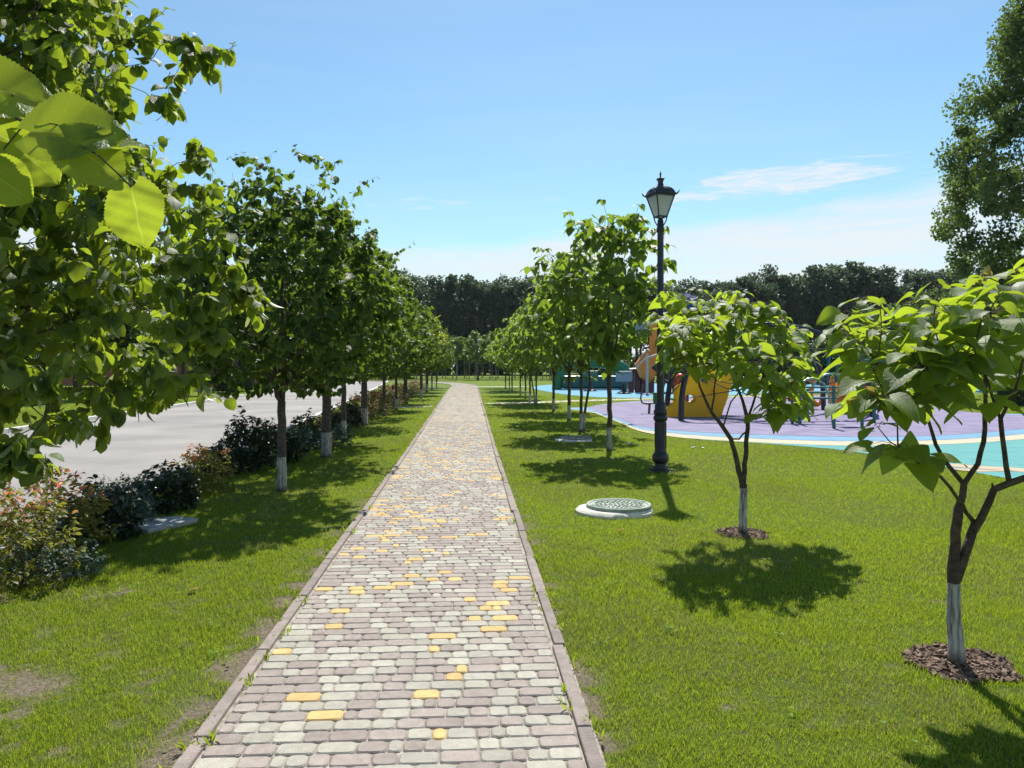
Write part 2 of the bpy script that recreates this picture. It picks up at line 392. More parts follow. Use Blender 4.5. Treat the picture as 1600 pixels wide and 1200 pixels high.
# ---- wood skeletons
class Wood:
    def __init__(s, rng): s.P = []; s.par = []; s.r = []; s.rng = rng
    def chain(s, pts, radii, par=-1, step=0.10, wob=0.0):
        """polyline with given radii; returns last node index"""
        last = par; pts = [np.array(p, float) for p in pts]
        for i in range(len(pts)):
            if i == 0:
                s.P.append(pts[0]); s.par.append(last); s.r.append(radii[0]); last = len(s.P) - 1; continue
            a, b = pts[i - 1], pts[i]; n = max(1, int(np.linalg.norm(b - a) / step))
            for k in range(1, n + 1):
                t = k / n; q = a + (b - a) * t + (s.rng.normal(0, wob, 3) if k < n else 0)
                s.P.append(q); s.par.append(last); s.r.append(radii[i - 1] + (radii[i] - radii[i - 1]) * t); last = len(s.P) - 1
        return last
    def nearest(s, p):
        A = np.array(s.P); return int(np.argmin(np.linalg.norm(A - np.array(p), axis=1)))
    def grow(s, targets, step=0.12, up=0.6, minz=None, bow=0.15, first=0):
        """join each target (near ones first) to the skeleton with a bowed twig"""
        targets = np.asarray(targets, float); base = np.array(s.P[first])
        A = np.array(s.P); 
        order = np.argsort(np.min(np.linalg.norm(targets[:, None] - A[None, ::3], axis=2), axis=1))
        cap = len(s.P) + 24 * len(targets) + 800; B = np.zeros((cap, 3)); B[:len(s.P)] = A; n = len(s.P); tips = []
        for ti in order:
            T = targets[ti]; d = np.linalg.norm(B[:n] - T, axis=1); dz = B[:n, 2] - T[2]
            cost = d + up * np.maximum(0, dz + 0.25 * d)
            if minz is not None: cost = cost + 50 * (B[:n, 2] < minz)
            j = int(np.argmin(cost)); a = B[j].copy(); L = d[j]; m = max(2, int(L / step)); m = min(m, 38)
            last = j; side = s.rng.normal(0, 1, 3) * bow * L
            for k in range(1, m + 1):
                t = k / m; q = a + (T - a) * t + np.array([0, 0, -1]) * bow * L * math.sin(PI * t) * 0.6 + side * math.sin(PI * t) * 0.5
                B[n] = q; s.P.append(q); s.par.append(last); s.r.append(0); last = n; n += 1
                if n >= cap: break
            tips.append(last)
            if n >= cap: break
        return tips
    def finish(s, r0=0.003, ex=2.3):
        n = len(s.P); acc = np.zeros(n); kids = [[] for _ in range(n)]
        depth = np.zeros(n, int)
        for i in range(n - 1, -1, -1):
            r = s.r[i] if s.r[i] > 0 else ((acc[i] ** (1 / ex)) if acc[i] > 0 else r0)
            if s.r[i] == 0: r = max(r, r0)
            s.r[i] = r
            if s.par[i] >= 0:
                acc[s.par[i]] += r ** ex * (0.97 if acc[i] > 0 else 1.0); kids[s.par[i]].append(i); depth[s.par[i]] = max(depth[s.par[i]], depth[i] + 1)
        s.kids = kids; s.depth = depth            # depth = steps to the farthest tip
        return s
    def mesh(s, name, m, parent, k=7, rmin=0.0, extra=None):
        V = []; L = []; st = []; done = set(); lb = 0
        n = len(s.P)
        starts = [i for i in range(n) if s.par[i] < 0]; work = [(i, None) for i in starts]
        def addtube(pts, rs):
            nonlocal lb
            pts = np.array(pts); rs = np.array(rs); kk = k if rs[0] > 0.02 else (5 if rs[0] > 0.008 else 3)
            T = np.gradient(pts, axis=0) if len(pts) > 1 else np.array([[0, 0, 1.0]]); T = norm(T)
            ref = np.array([1.0, .13, .05]) if abs(T[0][2]) > .8 else np.array([.05, .1, 1.0]); vb = len(V)
            for i in range(len(pts)):
                u = ref - T[i] * ref.dot(T[i]); u /= max(1e-6, np.linalg.norm(u)); w = np.cross(T[i], u); ref = u
                for j in range(kk):
                    a = 2 * PI * j / kk; V.append(pts[i] + (u * math.cos(a) + w * math.sin(a)) * rs[i])
            for i in range(len(pts) - 1):
                for j in range(kk):
                    L.extend((vb + i * kk + j, vb + i * kk + (j + 1) % kk, vb + (i + 1) * kk + (j + 1) % kk, vb + (i + 1) * kk + j)); st.append(lb); lb += 4
        while work:
            i, p = work.pop(); pts = []; rs = []
            if p is not None: pts.append(s.P[p]); rs.append(min(s.r[p], s.r[i] * 1.15))
            c = i
            while True:
                pts.append(s.P[c]); rs.append(s.r[c]); ks = sorted(s.kids[c], key=lambda q: -s.r[q])
                for q in ks[1:]: work.append((q, c))
                if not ks: break
                c = ks[0]
            if len(pts) > 1 and max(rs) >= rmin: addtube(pts, rs)
        for pts, r in (extra or []): addtube(pts, [r] * len(pts))
        return np_mesh(name, np.array(V), L, st, m, parent)

def twig_leaves(w, rng, maxdepth, size, every=1, droop=0.5, sub=2, spread=0.9, upn=1.0, skip=0.0):
    """alternate leaves along the outer twigs of a linden or shrub"""
    P = []; D = []; N = []; S = []
    for i in range(len(w.P)):
        if w.par[i] < 0 or w.depth[i] > maxdepth: continue
        a = np.array(w.P[w.par[i]]); b = np.array(w.P[i]); t = b - a; ln = np.linalg.norm(t)
        if ln < 1e-5: continue
        t = t / ln
        for k in range(sub):
            if rng.random() < skip: continue
            s = rng.normal(0, 1, 3); s -= t * s.dot(t); s /= max(1e-6, np.linalg.norm(s)); s[2] *= 0.5
            q = a + (b - a) * ((k + rng.random() * .6) / sub)
            d = s * spread + t * 0.45 + np.array([0, 0, -droop]) * (0.5 + rng.random())
            nn = np.array([0, 0, upn]) + rng.normal(0, .55, 3) + s * .35
            z = size * (0.65 + 0.55 * rng.random()) * (0.72 if w.depth[i] == 0 else 1.0)
            P.append(q + s * z * .35); D.append(d); N.append(nn); S.append(z)
    return P, D, N, S

def ell_points(rng, n, c, r, shell=0.35, squash=None, noise=0.15):
    """points biased to the shell of an ellipsoid"""
    o = []
    while len(o) < n:
        v = rng.normal(0, 1, 3); v /= np.linalg.norm(v); q = (shell + (1 - shell) * rng.random()) ** 0.6
        q *= 1 + noise * math.sin(3.1 * v[0] + 5 * v[2] + c[0] * 7) * math.cos(4.3 * v[1] + c[1])
        p = np.array(c) + v * np.array(r) * q
        if squash and not squash(p): continue
        o.append(p)
    return np.array(o)

# ------------------------------------------------------------------ path and ground outlines
def path_pts():
    """centre line (x, y) and half width"""
    o = []
    y = 1.0
    while y < 56: o.append((-0.31 - 0.0573 * y, y, 0.86 + 0.0045 * max(0, y - 14))); y += 1.0
    for x, yy in ((-3.62, 59), (-3.95, 63), (-4.6, 67), (-5.7, 71), (-7.6, 75), (-10.5, 78.5), (-14.5, 81), (-20, 82.5)): o.append((x, yy, 1.05 + 0.0 * yy))
    return o
PP = path_pts(); SM = smooth_poly([(p[0], p[1]) for p in PP], closed=False, sub=6)
HW = np.interp(np.linspace(0, 1, len(SM)), np.linspace(0, 1, len(PP)), [p[2] for p in PP])
SMa = np.array([(p[0], p[1]) for p in SM]); seg = np.linalg.norm(np.diff(SMa, axis=0), axis=1); ARC = np.concatenate([[0], np.cumsum(seg)])
def path_at(s):
    x = np.interp(s, ARC, SMa[:, 0]); y = np.interp(s, ARC, SMa[:, 1]); x2 = np.interp(s + .3, ARC, SMa[:, 0]); y2 = np.interp(s + .3, ARC, SMa[:, 1])
    t = Vector((x2 - x, y2 - y)); t = t.normalized() if t.length > 1e-6 else Vector((-1, 0)); return Vector((x, y)), t, float(np.interp(s, ARC, HW))
path_poly = []
for sgn in (1, -1):
    side = []
    for i in range(0, len(ARC)):
        c, t, w = path_at(min(ARC[i], ARC[-1] - .35)); side.append((c.x + t.y * w * sgn, c.y - t.x * w * sgn))
    path_poly += side if sgn == 1 else side[::-1]

# road on the left
near_kerb = [(-3.35, -6), (-3.75, 0), (-4.15, 4.5), (-4.65, 9.7), (-5.1, 14), (-6.3, 25), (-8.0, 40), (-10.0, 57), (-13, 80)]
far_kerb = [(-10.2, -6), (-10.9, 4), (-12.0, 19.2), (-12.9, 29.1), (-14.4, 44.7), (-16.0, 57), (-20, 80)]
road_poly = near_kerb + far_kerb[::-1]
turq = [G(*p) for p in ((985, 668), (1040, 680), (1100, 688), (1200, 694), (1300, 702), (1400, 716), (1500, 735), (1600, 753), (1760, 786))]
turq_poly = [(p.x, p.y) for p in turq] + [(9.0, 7.6), (13.5, 9), (17, 13), (17, 20), (13, 24), (8, 26), (4, 22)]
purple_px = [(920, 637), (932, 643), (965, 655), (1000, 667.5), (1050, 673), (1100, 677), (1200, 681), (1300, 683.5), (1400, 683.5), (1500, 680), (1600, 671), (1700, 660), (1640, 652), (1560, 648), (1500, 643), (1440, 633), (1350, 618), (1200, 620), (1060, 624), (1000, 627), (950, 631)]
purple = smooth_poly([G(*p).to_2d() for p in purple_px], sub=4)
band_b = [(920, 637), (932, 645), (965, 658), (1000, 671), (1050, 677.5), (1100, 682), (1200, 687), (1300, 690), (1400, 690), (1500, 687), (1600, 679), (1720, 665), (1700, 655), (1500, 645)]
band_c = [(920, 637), (930, 646), (963, 659), (998, 674), (1050, 683), (1100, 687.5), (1200, 693), (1300, 697), (1400, 697), (1500, 694), (1600, 687), (1740, 672), (1720, 657), (1500, 646)]
blue_b = smooth_poly([G(*p).to_2d() for p in band_b], sub=4); cream_c = smooth_poly([G(*p).to_2d() for p in band_c], sub=4)
aqua_px = [(833, 607), (880, 616), (930, 620.5), (985, 622), (1060, 621), (1180, 616), (1280, 611), (1400, 612), (1480, 615), (1600, 611), (1700, 610), (1700, 601), (1500, 600), (1300, 599.5), (1100, 599), (960, 599), (880, 600.5), (845, 602.5)]
aqua = smooth_poly([G(*p).to_2d() for p in aqua_px], sub=4)

# ------------------------------------------------------------------ materials of the setting
def ground_mat():
    m = bpy.data.materials.new('lawn_ground'); m.use_nodes = True; t = m.node_tree; N = t.nodes; L = t.links; p = N['Principled BSDF']
    p.inputs['Roughness'].default_value = 0.95; p.inputs['Specular IOR Level'].default_value = 0.1
    tcn = N.new('ShaderNodeTexCoord')
    def nz(s, d=5, r=.6):
        n = N.new('ShaderNodeTexNoise'); n.inputs['Scale'].default_value = s; n.inputs['Detail'].default_value = d; n.inputs['Roughness'].default_value = r
        L.new(tcn.outputs['Object'], n.inputs[0]); return n.outputs[0]
    def ramp(v, *st):
        r = N.new('ShaderNodeValToRGB'); e = r.color_ramp.elements
        e[0].position, e[0].color = st[0][0], (*st[0][1], 1); e[1].position, e[1].color = st[-1][0], (*st[-1][1], 1)
        for q in st[1:-1]: x = e.new(q[0]); x.color = (*q[1], 1)
        L.new(v, r.inputs[0]); return r.outputs[0]
    soil = ramp(nz(38, 6, .7), (.3, (.10, .075, .055)), (.55, (.23, .185, .14)), (.75, (.36, .31, .25)))
    green = ramp(nz(70, 6, .75), (.3, (.045, .072, .012)), (.5, (.095, .135, .018)), (.72, (.16, .20, .035)))
    far = ramp(nz(6, 8, .75), (.32, (.088, .140, .014)), (.5, (.125, .178, .017)), (.68, (.160, .215, .024)))
    a1 = N.new('ShaderNodeAttribute'); a1.attribute_name = 'bare'; a2 = N.new('ShaderNodeAttribute'); a2.attribute_name = 'far'
    x1 = N.new('ShaderNodeMix'); x1.data_type = 'RGBA'; L.new(a2.outputs['Fac'], x1.inputs['Factor']); L.new(green, x1.inputs[6]); L.new(far, x1.inputs[7])
    x2 = N.new('ShaderNodeMix'); x2.data_type = 'RGBA'; L.new(a1.outputs['Fac'], x2.inputs['Factor']); L.new(x1.outputs[2], x2.inputs[6]); L.new(soil, x2.inputs[7])
    L.new(x2.outputs[2], p.inputs['Base Color'])
    b = N.new('ShaderNodeBump'); b.inputs['Strength'].default_value = .8; b.inputs['Distance'].default_value = .03; L.new(nz(45, 6, .7), b.inputs['Height']); L.new(b.outputs[0], p.inputs['Normal'])
    return m
def bare_fn(x, y):
    """0..1: where the turf is thin (left lawn near, path verge)"""
    n = fbm(x * 1.7, y * 1.7, 4); f = fbm(x * 5 + 40, y * 5 + 9, 3)
    left = np.clip((6.6 - y) / 3.2, 0, 1) * (x < -0.6)
    dpath = np.where(x < -0.3, np.abs(x - (-1.17 - .0573 * y)), np.abs(x - (0.55 - .0573 * y)))
    verge = np.exp(-(dpath / np.where(x < 0, .17, .10)) ** 2) * np.clip((13 - y) / 8, 0, 1) * (.10 + 1.1 * (f > .50))
    b = np.clip((n * .45 + f * .40 + .15 * vnoise(x * 30, y * 30) - (.71 - .09 * left)) * 14, 0, 1) * np.clip((9 - y) / 4, .10, 1)
    spot = 1.0 * np.exp(-(((x + 2.45) / .22) ** 2 + ((y - 3.85) / .20) ** 2) ** 2)
    fl = np.clip((vnoise(x * 12, y * 12) * .5 + vnoise(x * 27, y * 27) * .5 - .60) * 9, 0, 1) * (.25 + .6 * n) * np.clip((8 - y) / 4, 0, 1) * np.where(x < -.5, 1.0, .45)
    return np.clip(b + verge + fl + spot * (.4 + f), 0, 1)

M = {}
M['ground'] = ground_mat()
M['asphalt'] = mat('asphalt', (.335, .315, .29), .9, base2=(.235, .222, .208), scale=.45, bump=.25, bscale=220, spec=.2, detail=8)
M['kerb_white'] = mat('kerb_concrete', (.62, .60, .56), .85, base2=(.5, .49, .45), scale=3, bump=.2)
M['pave_grey'] = mat('paver_grey', (.43, .405, .335), .85, base2=(.355, .335, .28), scale=26, bump=.35, bscale=160, attr=.13, detail=8, spec=.25)
M['pave_mauve'] = mat('paver_mauve', (.36, .305, .27), .85, base2=(.29, .245, .215), scale=26, bump=.35, bscale=160, attr=.13, detail=8, spec=.25)
M['pave_yellow'] = mat('paver_yellow', (.66, .45, .19), .85, base2=(.54, .36, .15), scale=26, bump=.35, bscale=160, attr=.10, detail=8, spec=.25)
M['kerb_mauve'] = mat('kerb_mauve', (.30, .245, .22), .9, base2=(.20, .17, .15), scale=12, bump=.4, bscale=90, attr=.12, detail=8)
M['joint'] = mat('joint_sand', (.42, .37, .31), .95, base2=(.16, .14, .10), scale=14)
M['purple'] = mat('rubber_purple', (.25, .215, .335), .85, base2=(.165, .145, .24), scale=1.6, bump=.2, bscale=300, detail=9, spec=.25)
M['band_blue'] = mat('rubber_blue', (.15, .31, .46), .85, base2=(.12, .26, .40), scale=3, spec=.25)
M['cream'] = mat('rubber_cream', (.50, .45, .32), .85, base2=(.43, .38, .27), scale=3, spec=.25)
M['turq'] = mat('rubber_turquoise', (.10, .33, .32), .85, base2=(.075, .27, .265), scale=2.5, bump=.2, bscale=300, detail=9, spec=.25)
M['aqua'] = mat('rubber_light_blue', (.12, .33, .47), .85, base2=(.10, .28, .41), scale=1.5, spec=.25)
M['sand'] = mat('drifted_sand', (.50, .38, .26), .95, base2=(.42, .33, .23), scale=9)
M['concrete'] = mat('concrete', (.38, .39, .38), .9, base2=(.27, .28, .27), scale=7, bump=.3, bscale=50)
M['walk'] = mat('walk_slabs', (.60, .56, .46), .9, base2=(.5, .46, .38), scale=2)

# ground sheet: fine grid near the camera, reaching the horizon
xs = np.concatenate([[-900, -400, -160, -80, -40, -20, -12], np.arange(-8, -4.2, .25), np.arange(-4.2, 5.2, .05), np.arange(5.2, 10, .25), [12, 16, 24, 40, 80, 160, 400, 900]])
ys = np.concatenate([[-60, -10, 0, 1.5], np.arange(2, 8, .05), np.arange(8, 14, .12), np.arange(14, 30, .5), [32, 36, 42, 50, 60, 80, 120, 200, 400, 1600]])
gx, gy = np.meshgrid(xs, ys); V = np.stack([gx.ravel(), gy.ravel(), np.zeros(gx.size)], 1)
nx, ny = len(xs), len(ys); ii, jj = np.meshgrid(np.arange(nx - 1), np.arange(ny - 1)); b0 = (jj * nx + ii).ravel()
Fq = np.stack([b0, b0 + 1, b0 + 1 + nx, b0 + nx], 1)
farv = np.clip((V[:, 1] - 12) / 26, 0, 1) ; farv = np.maximum(farv, np.clip((np.abs(V[:, 0]) - 14) / 6, 0, 1)); farv = np.maximum(farv, np.clip((-V[:, 1]) / 6, 0, 1))
ground = np_mesh('ground', V, Fq.ravel(), np.arange(len(Fq)) * 4, M['ground'], attrs={'bare': bare_fn(V[:, 0], V[:, 1]) * (1 - farv), 'far': farv})
tag(ground, kind='structure')

# road, kerbs
sheet('road', road_poly, .008, M['asphalt'])
def kerb(name, pts, w, h, m, side=1, seglen=1.0, gap=.008):
    b = MB(); P = [Vector((p[0], p[1])) for p in pts]
    for i in range(len(P) - 1):
        L = (P[i + 1] - P[i]).length; n = max(1, round(L / seglen)); d = (P[i + 1] - P[i]) / n; a = math.atan2(d.y, d.x)
        for k in range(n):
            c = P[i] + d * (k + .5); off = Vector((-d.y, d.x)).normalized() * side * w / 2
            b.box((c.x + off.x, c.y + off.y, h / 2 - .02), (d.length - gap, w, h + .04), a, bev=.012)
    o = b.build(name, m); tag(o, kind='structure'); return o
kerb('kerb', near_kerb[1:], .15, .09, M['kerb_white'], -1)
kerb('kerb', far_kerb[1:], .15, .12, M['kerb_white'], 1)

# paved path: every block modelled
rng = np.random.default_rng(11); prnd = random.Random(4)
pV, pL, pS, pM, pR = [], [], [], [], []
def paver(c, t, n, x0, x1, row, fine):
    L = x1 - x0; g = .0018 + prnd.random() * .0008; hl = L / 2 - g; hw = .05 - g; mx = (x0 + x1) / 2
    yr = .075 if row < 90 else .10 if row < 200 else .07
    if row in range(34, 80): yr = .13
    q = prnd.random(); mi = 2 if q < yr else (0 if q < .52 else 1)
    base = len(pV); tlt = prnd.uniform(-.012, .012); tl2 = prnd.uniform(-.02, .02); rr = prnd.uniform(.017, .024) if fine else .012; zt = .021 + prnd.uniform(-.0015, .0015)
    rings = ([(0, -.004, .0), (0, 0, -.006), (.005, 0, 0)] if fine else [(0, 0, 0)])
    lev = [(.0, .0), (.0, zt - .006), (.006, zt)] if fine else [(0, zt)]
    for ins, z in lev:
        h1, h2, r2 = hl - ins, hw - ins, max(.004, rr - ins * .5)
        for sx_, sy_, a0 in ((1, 1, 0), (-1, 1, 90), (-1, -1, 180), (1, -1, 270)):
            for k in range(3 if fine else 2):
                a = R(a0 + (45 if fine else 90) * k); u = sx_ * (h1 - r2) + r2 * math.cos(a) + mx; v = sy_ * (h2 - r2) + r2 * math.sin(a)
                pV.append((c.x + n.x * u + t.x * v, c.y + n.y * u + t.y * v, z + (tlt * (u - mx) + tl2 * v if z > .001 else 0)))
    k = 12 if fine else 8; rv = prnd.random()
    pR.extend([rv] * (k * len(lev)))
    for lv in range(len(lev) - 1):
        for i in range(k): pS.append(len(pL)); pL.extend((base + lv * k + i, base + lv * k + (i + 1) % k, base + (lv + 1) * k + (i + 1) % k, base + (lv + 1) * k + i)); pM.append(mi)
    pS.append(len(pL)); pL.extend(range(base + (len(lev) - 1) * k, base + len(lev) * k)); pM.append(mi)
s = .4; row = 0
while s < ARC[-1] - .6:
    c, t, w = path_at(s); n = Vector((t.y, -t.x)); hwid = w - .085; u = -hwid; fine = c.y < 22
    while u < hwid - .02:
        L = prnd.choice((.062, .088, .108, .108, .128, .165, .165))
        if hwid - (u + L) < .05: L = hwid - u
        paver(c, t, n, u, u + L, row, fine); u += L
    s += .1; row += 1
tag(np_mesh('path', pV, pL, pS, [M['pave_grey'], M['pave_mauve'], M['pave_yellow']], rnd=pR, midx=pM, smooth=False), kind='structure')
b = MB(); sl = []
cs = [path_at(min(a, ARC[-1] - .4)) for a in ARC]
for i in range(len(cs) - 1):
    (c1, t1, w1), (c2, t2, w2) = cs[i], cs[i + 1]
    if (c2 - c1).length < .01: continue
    b.quad([(c1.x - t1.y * w1, c1.y + t1.x * w1, .012), (c1.x + t1.y * w1, c1.y - t1.x * w1, .012), (c2.x + t2.y * w2, c2.y - t2.x * w2, .012), (c2.x - t2.y * w2, c2.y + t2.x * w2, .012)])
tag(b.build('path_bed', M['joint']), kind='structure')
b = MB(); rv = []
for sgn in (-1, 1):
    s = .3
    while s < ARC[-1] - 1.4:
        c, t, w = path_at(s + .5); n = Vector((t.y, -t.x)); jig = prnd.uniform(-.010, .010)
        q0 = len(b.V); b.box((c.x + n.x * sgn * (w - .04 + jig), c.y + n.y * sgn * (w - .035 + jig), .011 + prnd.uniform(-.004, .005)), (.988, .062, .045), math.atan2(t.y, t.x) + prnd.uniform(-.008, .008), bev=.007, ry=prnd.uniform(-.006, .006))
        rv += [prnd.random()] * (len(b.V) - q0); s += 1.0
ko = b.build('path_edging', M['kerb_mauve']); a_ = ko.data.attributes.new('rnd', 'FLOAT', 'POINT'); a_.data.foreach_set('value', rv); tag(ko, kind='structure')

# cross walks and rubber surfaces
def strip(name, px, hw0, m, z):
    P = [G(*p).to_2d() for p in px]; up = []; dn = []
    for i, p in enumerate(P):
        d = (P[min(i + 1, len(P) - 1)] - P[max(i - 1, 0)]).normalized(); nn = Vector((-d.y, d.x)) * hw0; up.append(p + nn); dn.append(p - nn)
    return sheet(name, up + dn[::-1], z, m)
strip('footpath', [(762, 631), (820, 629.5), (880, 627.2), (960, 624.6), (1060, 622.3), (1200, 618)], .62, M['walk'], .006)
strip('footpath', [(746, 604.3), (790, 604.2), (830, 604)], .5, M['walk'], .006)
strip('footpath', [(696, 605.8), (640, 606.4), (610, 606.8)], .5, M['walk'], .006)
strip('footpath', [(672, 634.5), (640, 636.2), (600, 638)], .28, M['walk'], .006)
sheet('playground_surface', turq_poly, .010, M['turq'])
sheet('playground_surface', cream_c, .014, M['cream'])
sheet('playground_surface', blue_b, .018, M['band_blue'])
sheet('playground_surface', purple, .022, M['purple'])
sheet('playground_surface', aqua, .010, M['aqua'])
for pts in ([(1450, 724), (1500, 727), (1545, 730), (1585, 733), (1640, 739), (1640, 742), (1560, 736), (1500, 731), (1460, 727)], [(1490, 732), (1540, 735), (1575, 737), (1540, 738), (1500, 736)]):
    sheet('sand_drift', smooth_poly([G(*p).to_2d() + Vector((prnd.uniform(-.12, .12), prnd.uniform(-.05, .05))) for p in pts], sub=3), .0145, M['sand'])

# ------------------------------------------------------------------ grass
def grass_mat(name, c1, c2, trans):
    m = leaf_mat(name, c1, c2, trans, tmix=.42, rough=.55, spec=.25); return m
M['grass'] = grass_mat('grass_blade', (.085, .150, .010), (.195, .262, .020), (.50, .64, .035))
M['dry'] = leaf_mat('dry_blade', (.30, .25, .12), (.42, .36, .2), (.4, .34, .16), tmix=.3, rough=.7, spec=.1)
no_grass = [path_poly, road_poly, turq_poly, [(p.x, p.y) for p in cream_c], [(p.x, p.y) for p in aqua]]
MULCH = [(2.40, 4.12, .255), (2.19, 7.30, .235)]
MANHOLE = [(1.17, 8.42, .43), (1.37, 16.5, .44)]
def scatter(rng, y0, y1, dens):
    xm0, xm1 = -.70 * y1 - .5, .70 * y1 + .5; n = int((xm1 - xm0) * (y1 - y0) * dens)
    x = rng.uniform(xm0, xm1, n); y = rng.uniform(y0, y1, n); ok = (x > -.70 * y - .6) & (x < .70 * y + .6)
    x, y = x[ok], y[ok]; ok = np.ones(len(x), bool)
    for k, p in enumerate(no_grass): ok &= ~inside(x, y, p)
    for mx_, my_, r_ in MULCH + MANHOLE:
        ok &= ((x - mx_) ** 2 + (y - my_) ** 2) > (r_ * (1 + .10 * np.sin(5 * np.arctan2(y - my_, x - mx_)))) ** 2
    x, y = x[ok], y[ok]; br = bare_fn(x, y)
    clump = .35 + 1.0 * vnoise(x * 9, y * 9)
    keep = rng.random(len(x)) < (1 - br * .93) * clump; return x[keep], y[keep], br[keep]
def blades(rng, bands):
    V3 = []; rn = []; tri = []; quad = []; vb = 0; mi = []; loops = []; starts = []; lb = 0
    for y0, y1, dens, wd, h0, segs in bands:
        x, y, br = scatter(rng, y0, y1, dens); n = len(x)
        a = rng.uniform(0, 2 * PI, n); hn = fbm(x * .8 + 5, y * .8, 3)
        h = h0 * (.5 + .8 * rng.random(n)) * (.65 + .75 * hn); lean = rng.uniform(.15, .95, n) * h; la = rng.uniform(0, 2 * PI, n)
        w = wd * (.7 + .6 * rng.random(n)); cx, sn = np.cos(a) * w / 2, np.sin(a) * w / 2; lx, ly = np.cos(la) * lean, np.sin(la) * lean
        patch = np.clip((fbm(x * .35 + 3, y * .35 + 8, 3) - .38) * 3.2, 0, 1)
        r = np.clip(rng.random(n) * .55 + patch * .45, 0, 1)
        dry = rng.random(n) < (.055 + .22 * (fbm(x * 1.1, y * 1.1 + 60, 3) > .56) + .25 * br)
        if segs == 2:
            v = np.stack([np.stack([x - cx, y - sn, 0 * x], 1), np.stack([x + cx, y + sn, 0 * x], 1),
                          np.stack([x + cx * .75 + lx * .35, y + sn * .75 + ly * .35, h * .6], 1), np.stack([x - cx * .75 + lx * .35, y - sn * .75 + ly * .35, h * .6], 1),
                          np.stack([x + lx, y + ly, h], 1)], 1)
            i0 = vb + np.arange(n)[:, None] * 5
            lo = np.concatenate([i0 + np.array([[0, 1, 2, 3]]), i0 + np.array([[3, 2, 4]])], 1); loops.append(lo.ravel())
            stt = lb + np.arange(n)[:, None] * 7 + np.array([[0, 4]]); starts.append(stt.ravel()); lb += 7 * n; vb += 5 * n; mi.append(np.repeat(dry.astype(int), 2)); rn.append(np.repeat(r, 5))
        else:
            v = np.stack([np.stack([x - cx, y - sn, 0 * x], 1), np.stack([x + cx, y + sn, 0 * x], 1), np.stack([x + lx, y + ly, h], 1)], 1)
            i0 = vb + np.arange(n)[:, None] * 3; loops.append((i0 + np.array([[0, 1, 2]])).ravel()); starts.append(lb + np.arange(n) * 3); lb += 3 * n; vb += 3 * n; mi.append(dry.astype(int)); rn.append(np.repeat(r, 3))
        V3.append(v.reshape(-1, 3))
    return np.concatenate(V3), np.concatenate(loops), np.concatenate(starts), np.concatenate(rn), np.concatenate(mi)
rg_ = np.random.default_rng(21)
V, Lp, St, Rn, Mi = blades(rg_, [(2.2, 3.6, 21000, .0024, .028, 2), (3.6, 5.2, 15500, .0027, .028, 2), (5.2, 7.5, 10500, .0034, .028, 2), (7.5, 11, 5600, .0048, .028, 1), (11, 17, 2500, .0075, .028, 1), (17, 27, 750, .015, .030, 1), (27, 42, 220, .026, .030, 1)])
print('grass verts', len(V))
tag(np_mesh('grass', V, Lp, St, [M['grass'], M['dry']], rnd=Rn, midx=Mi), 'short sunlit lawn grass on both sides of the paved path', 'grass', kind='stuff')
# tufts growing out along the path edging
P = []; D = []; N = []; S = []
for k in range(150):
    s = (rg_.random() ** 1.6) * 30 + 1.8; c, t, w = path_at(s); sg = -1 if rg_.random() < .6 else 1; e = w - .085 + rg_.choice([0, .085, .10])
    for q in range(rg_.integers(5, 16)):
        P.append((c.x + t.y * sg * e + rg_.normal(0, .012), c.y - t.x * sg * e + rg_.normal(0, .03), .015)); D.append((rg_.normal(0, .6), rg_.normal(0, .6), 1)); N.append(rg_.normal(0, 1, 3)); S.append(rg_.uniform(.02, .055))
bl = leaf_tpl(3, 1, 'bract', 0, .2)
tuft = leaves_obj('grass_tuft', [(leaves_arrays(P, D, N, S, [bl], rg_), 0)], [M['grass']], None); tag(tuft, 'small weeds sprouting along the edging of the paved path', 'weeds', kind='stuff')
# clover leaves, pale specks in the lawn
P = []; D = []; N = []; S = []
for k in range(80):
    cx_, cy_ = (rg_.uniform(-3, 3.4), rg_.uniform(2.4, 9)); ok = not (inside(np.array([cx_]), np.array([cy_]), path_poly)[0])
    if not ok or cx_ < -.4 - .42 * cy_ + .2 and cx_ < -2.9: continue
    for q in range(rg_.integers(1, 6)):
        a = rg_.random() * 6.28; bx, by = cx_ + rg_.normal(0, .04), cy_ + rg_.normal(0, .04)
        if inside(np.array([bx]), np.array([by]), path_poly)[0]: continue
        for j in range(3):
            P.append((bx, by, .036)); D.append((math.cos(a + j * 2.09), math.sin(a + j * 2.09), .1)); N.append((rg_.normal(0, .2), rg_.normal(0, .2), 1)); S.append(rg_.uniform(.010, .017))
M['clover'] = leaf_mat('clover_leaf', (.12, .22, .03), (.19, .31, .05), (.4, .55, .08), tmix=.35, rough=.7, spec=.15)
tag(leaves_obj('clover', [(leaves_arrays(P, D, N, S, [leaf_tpl(3, 2, 'linden', .1, .1)], rg_), 0)], [M['clover']], None), 'tiny clover leaves dotted through the near lawn', 'clover', kind='stuff')

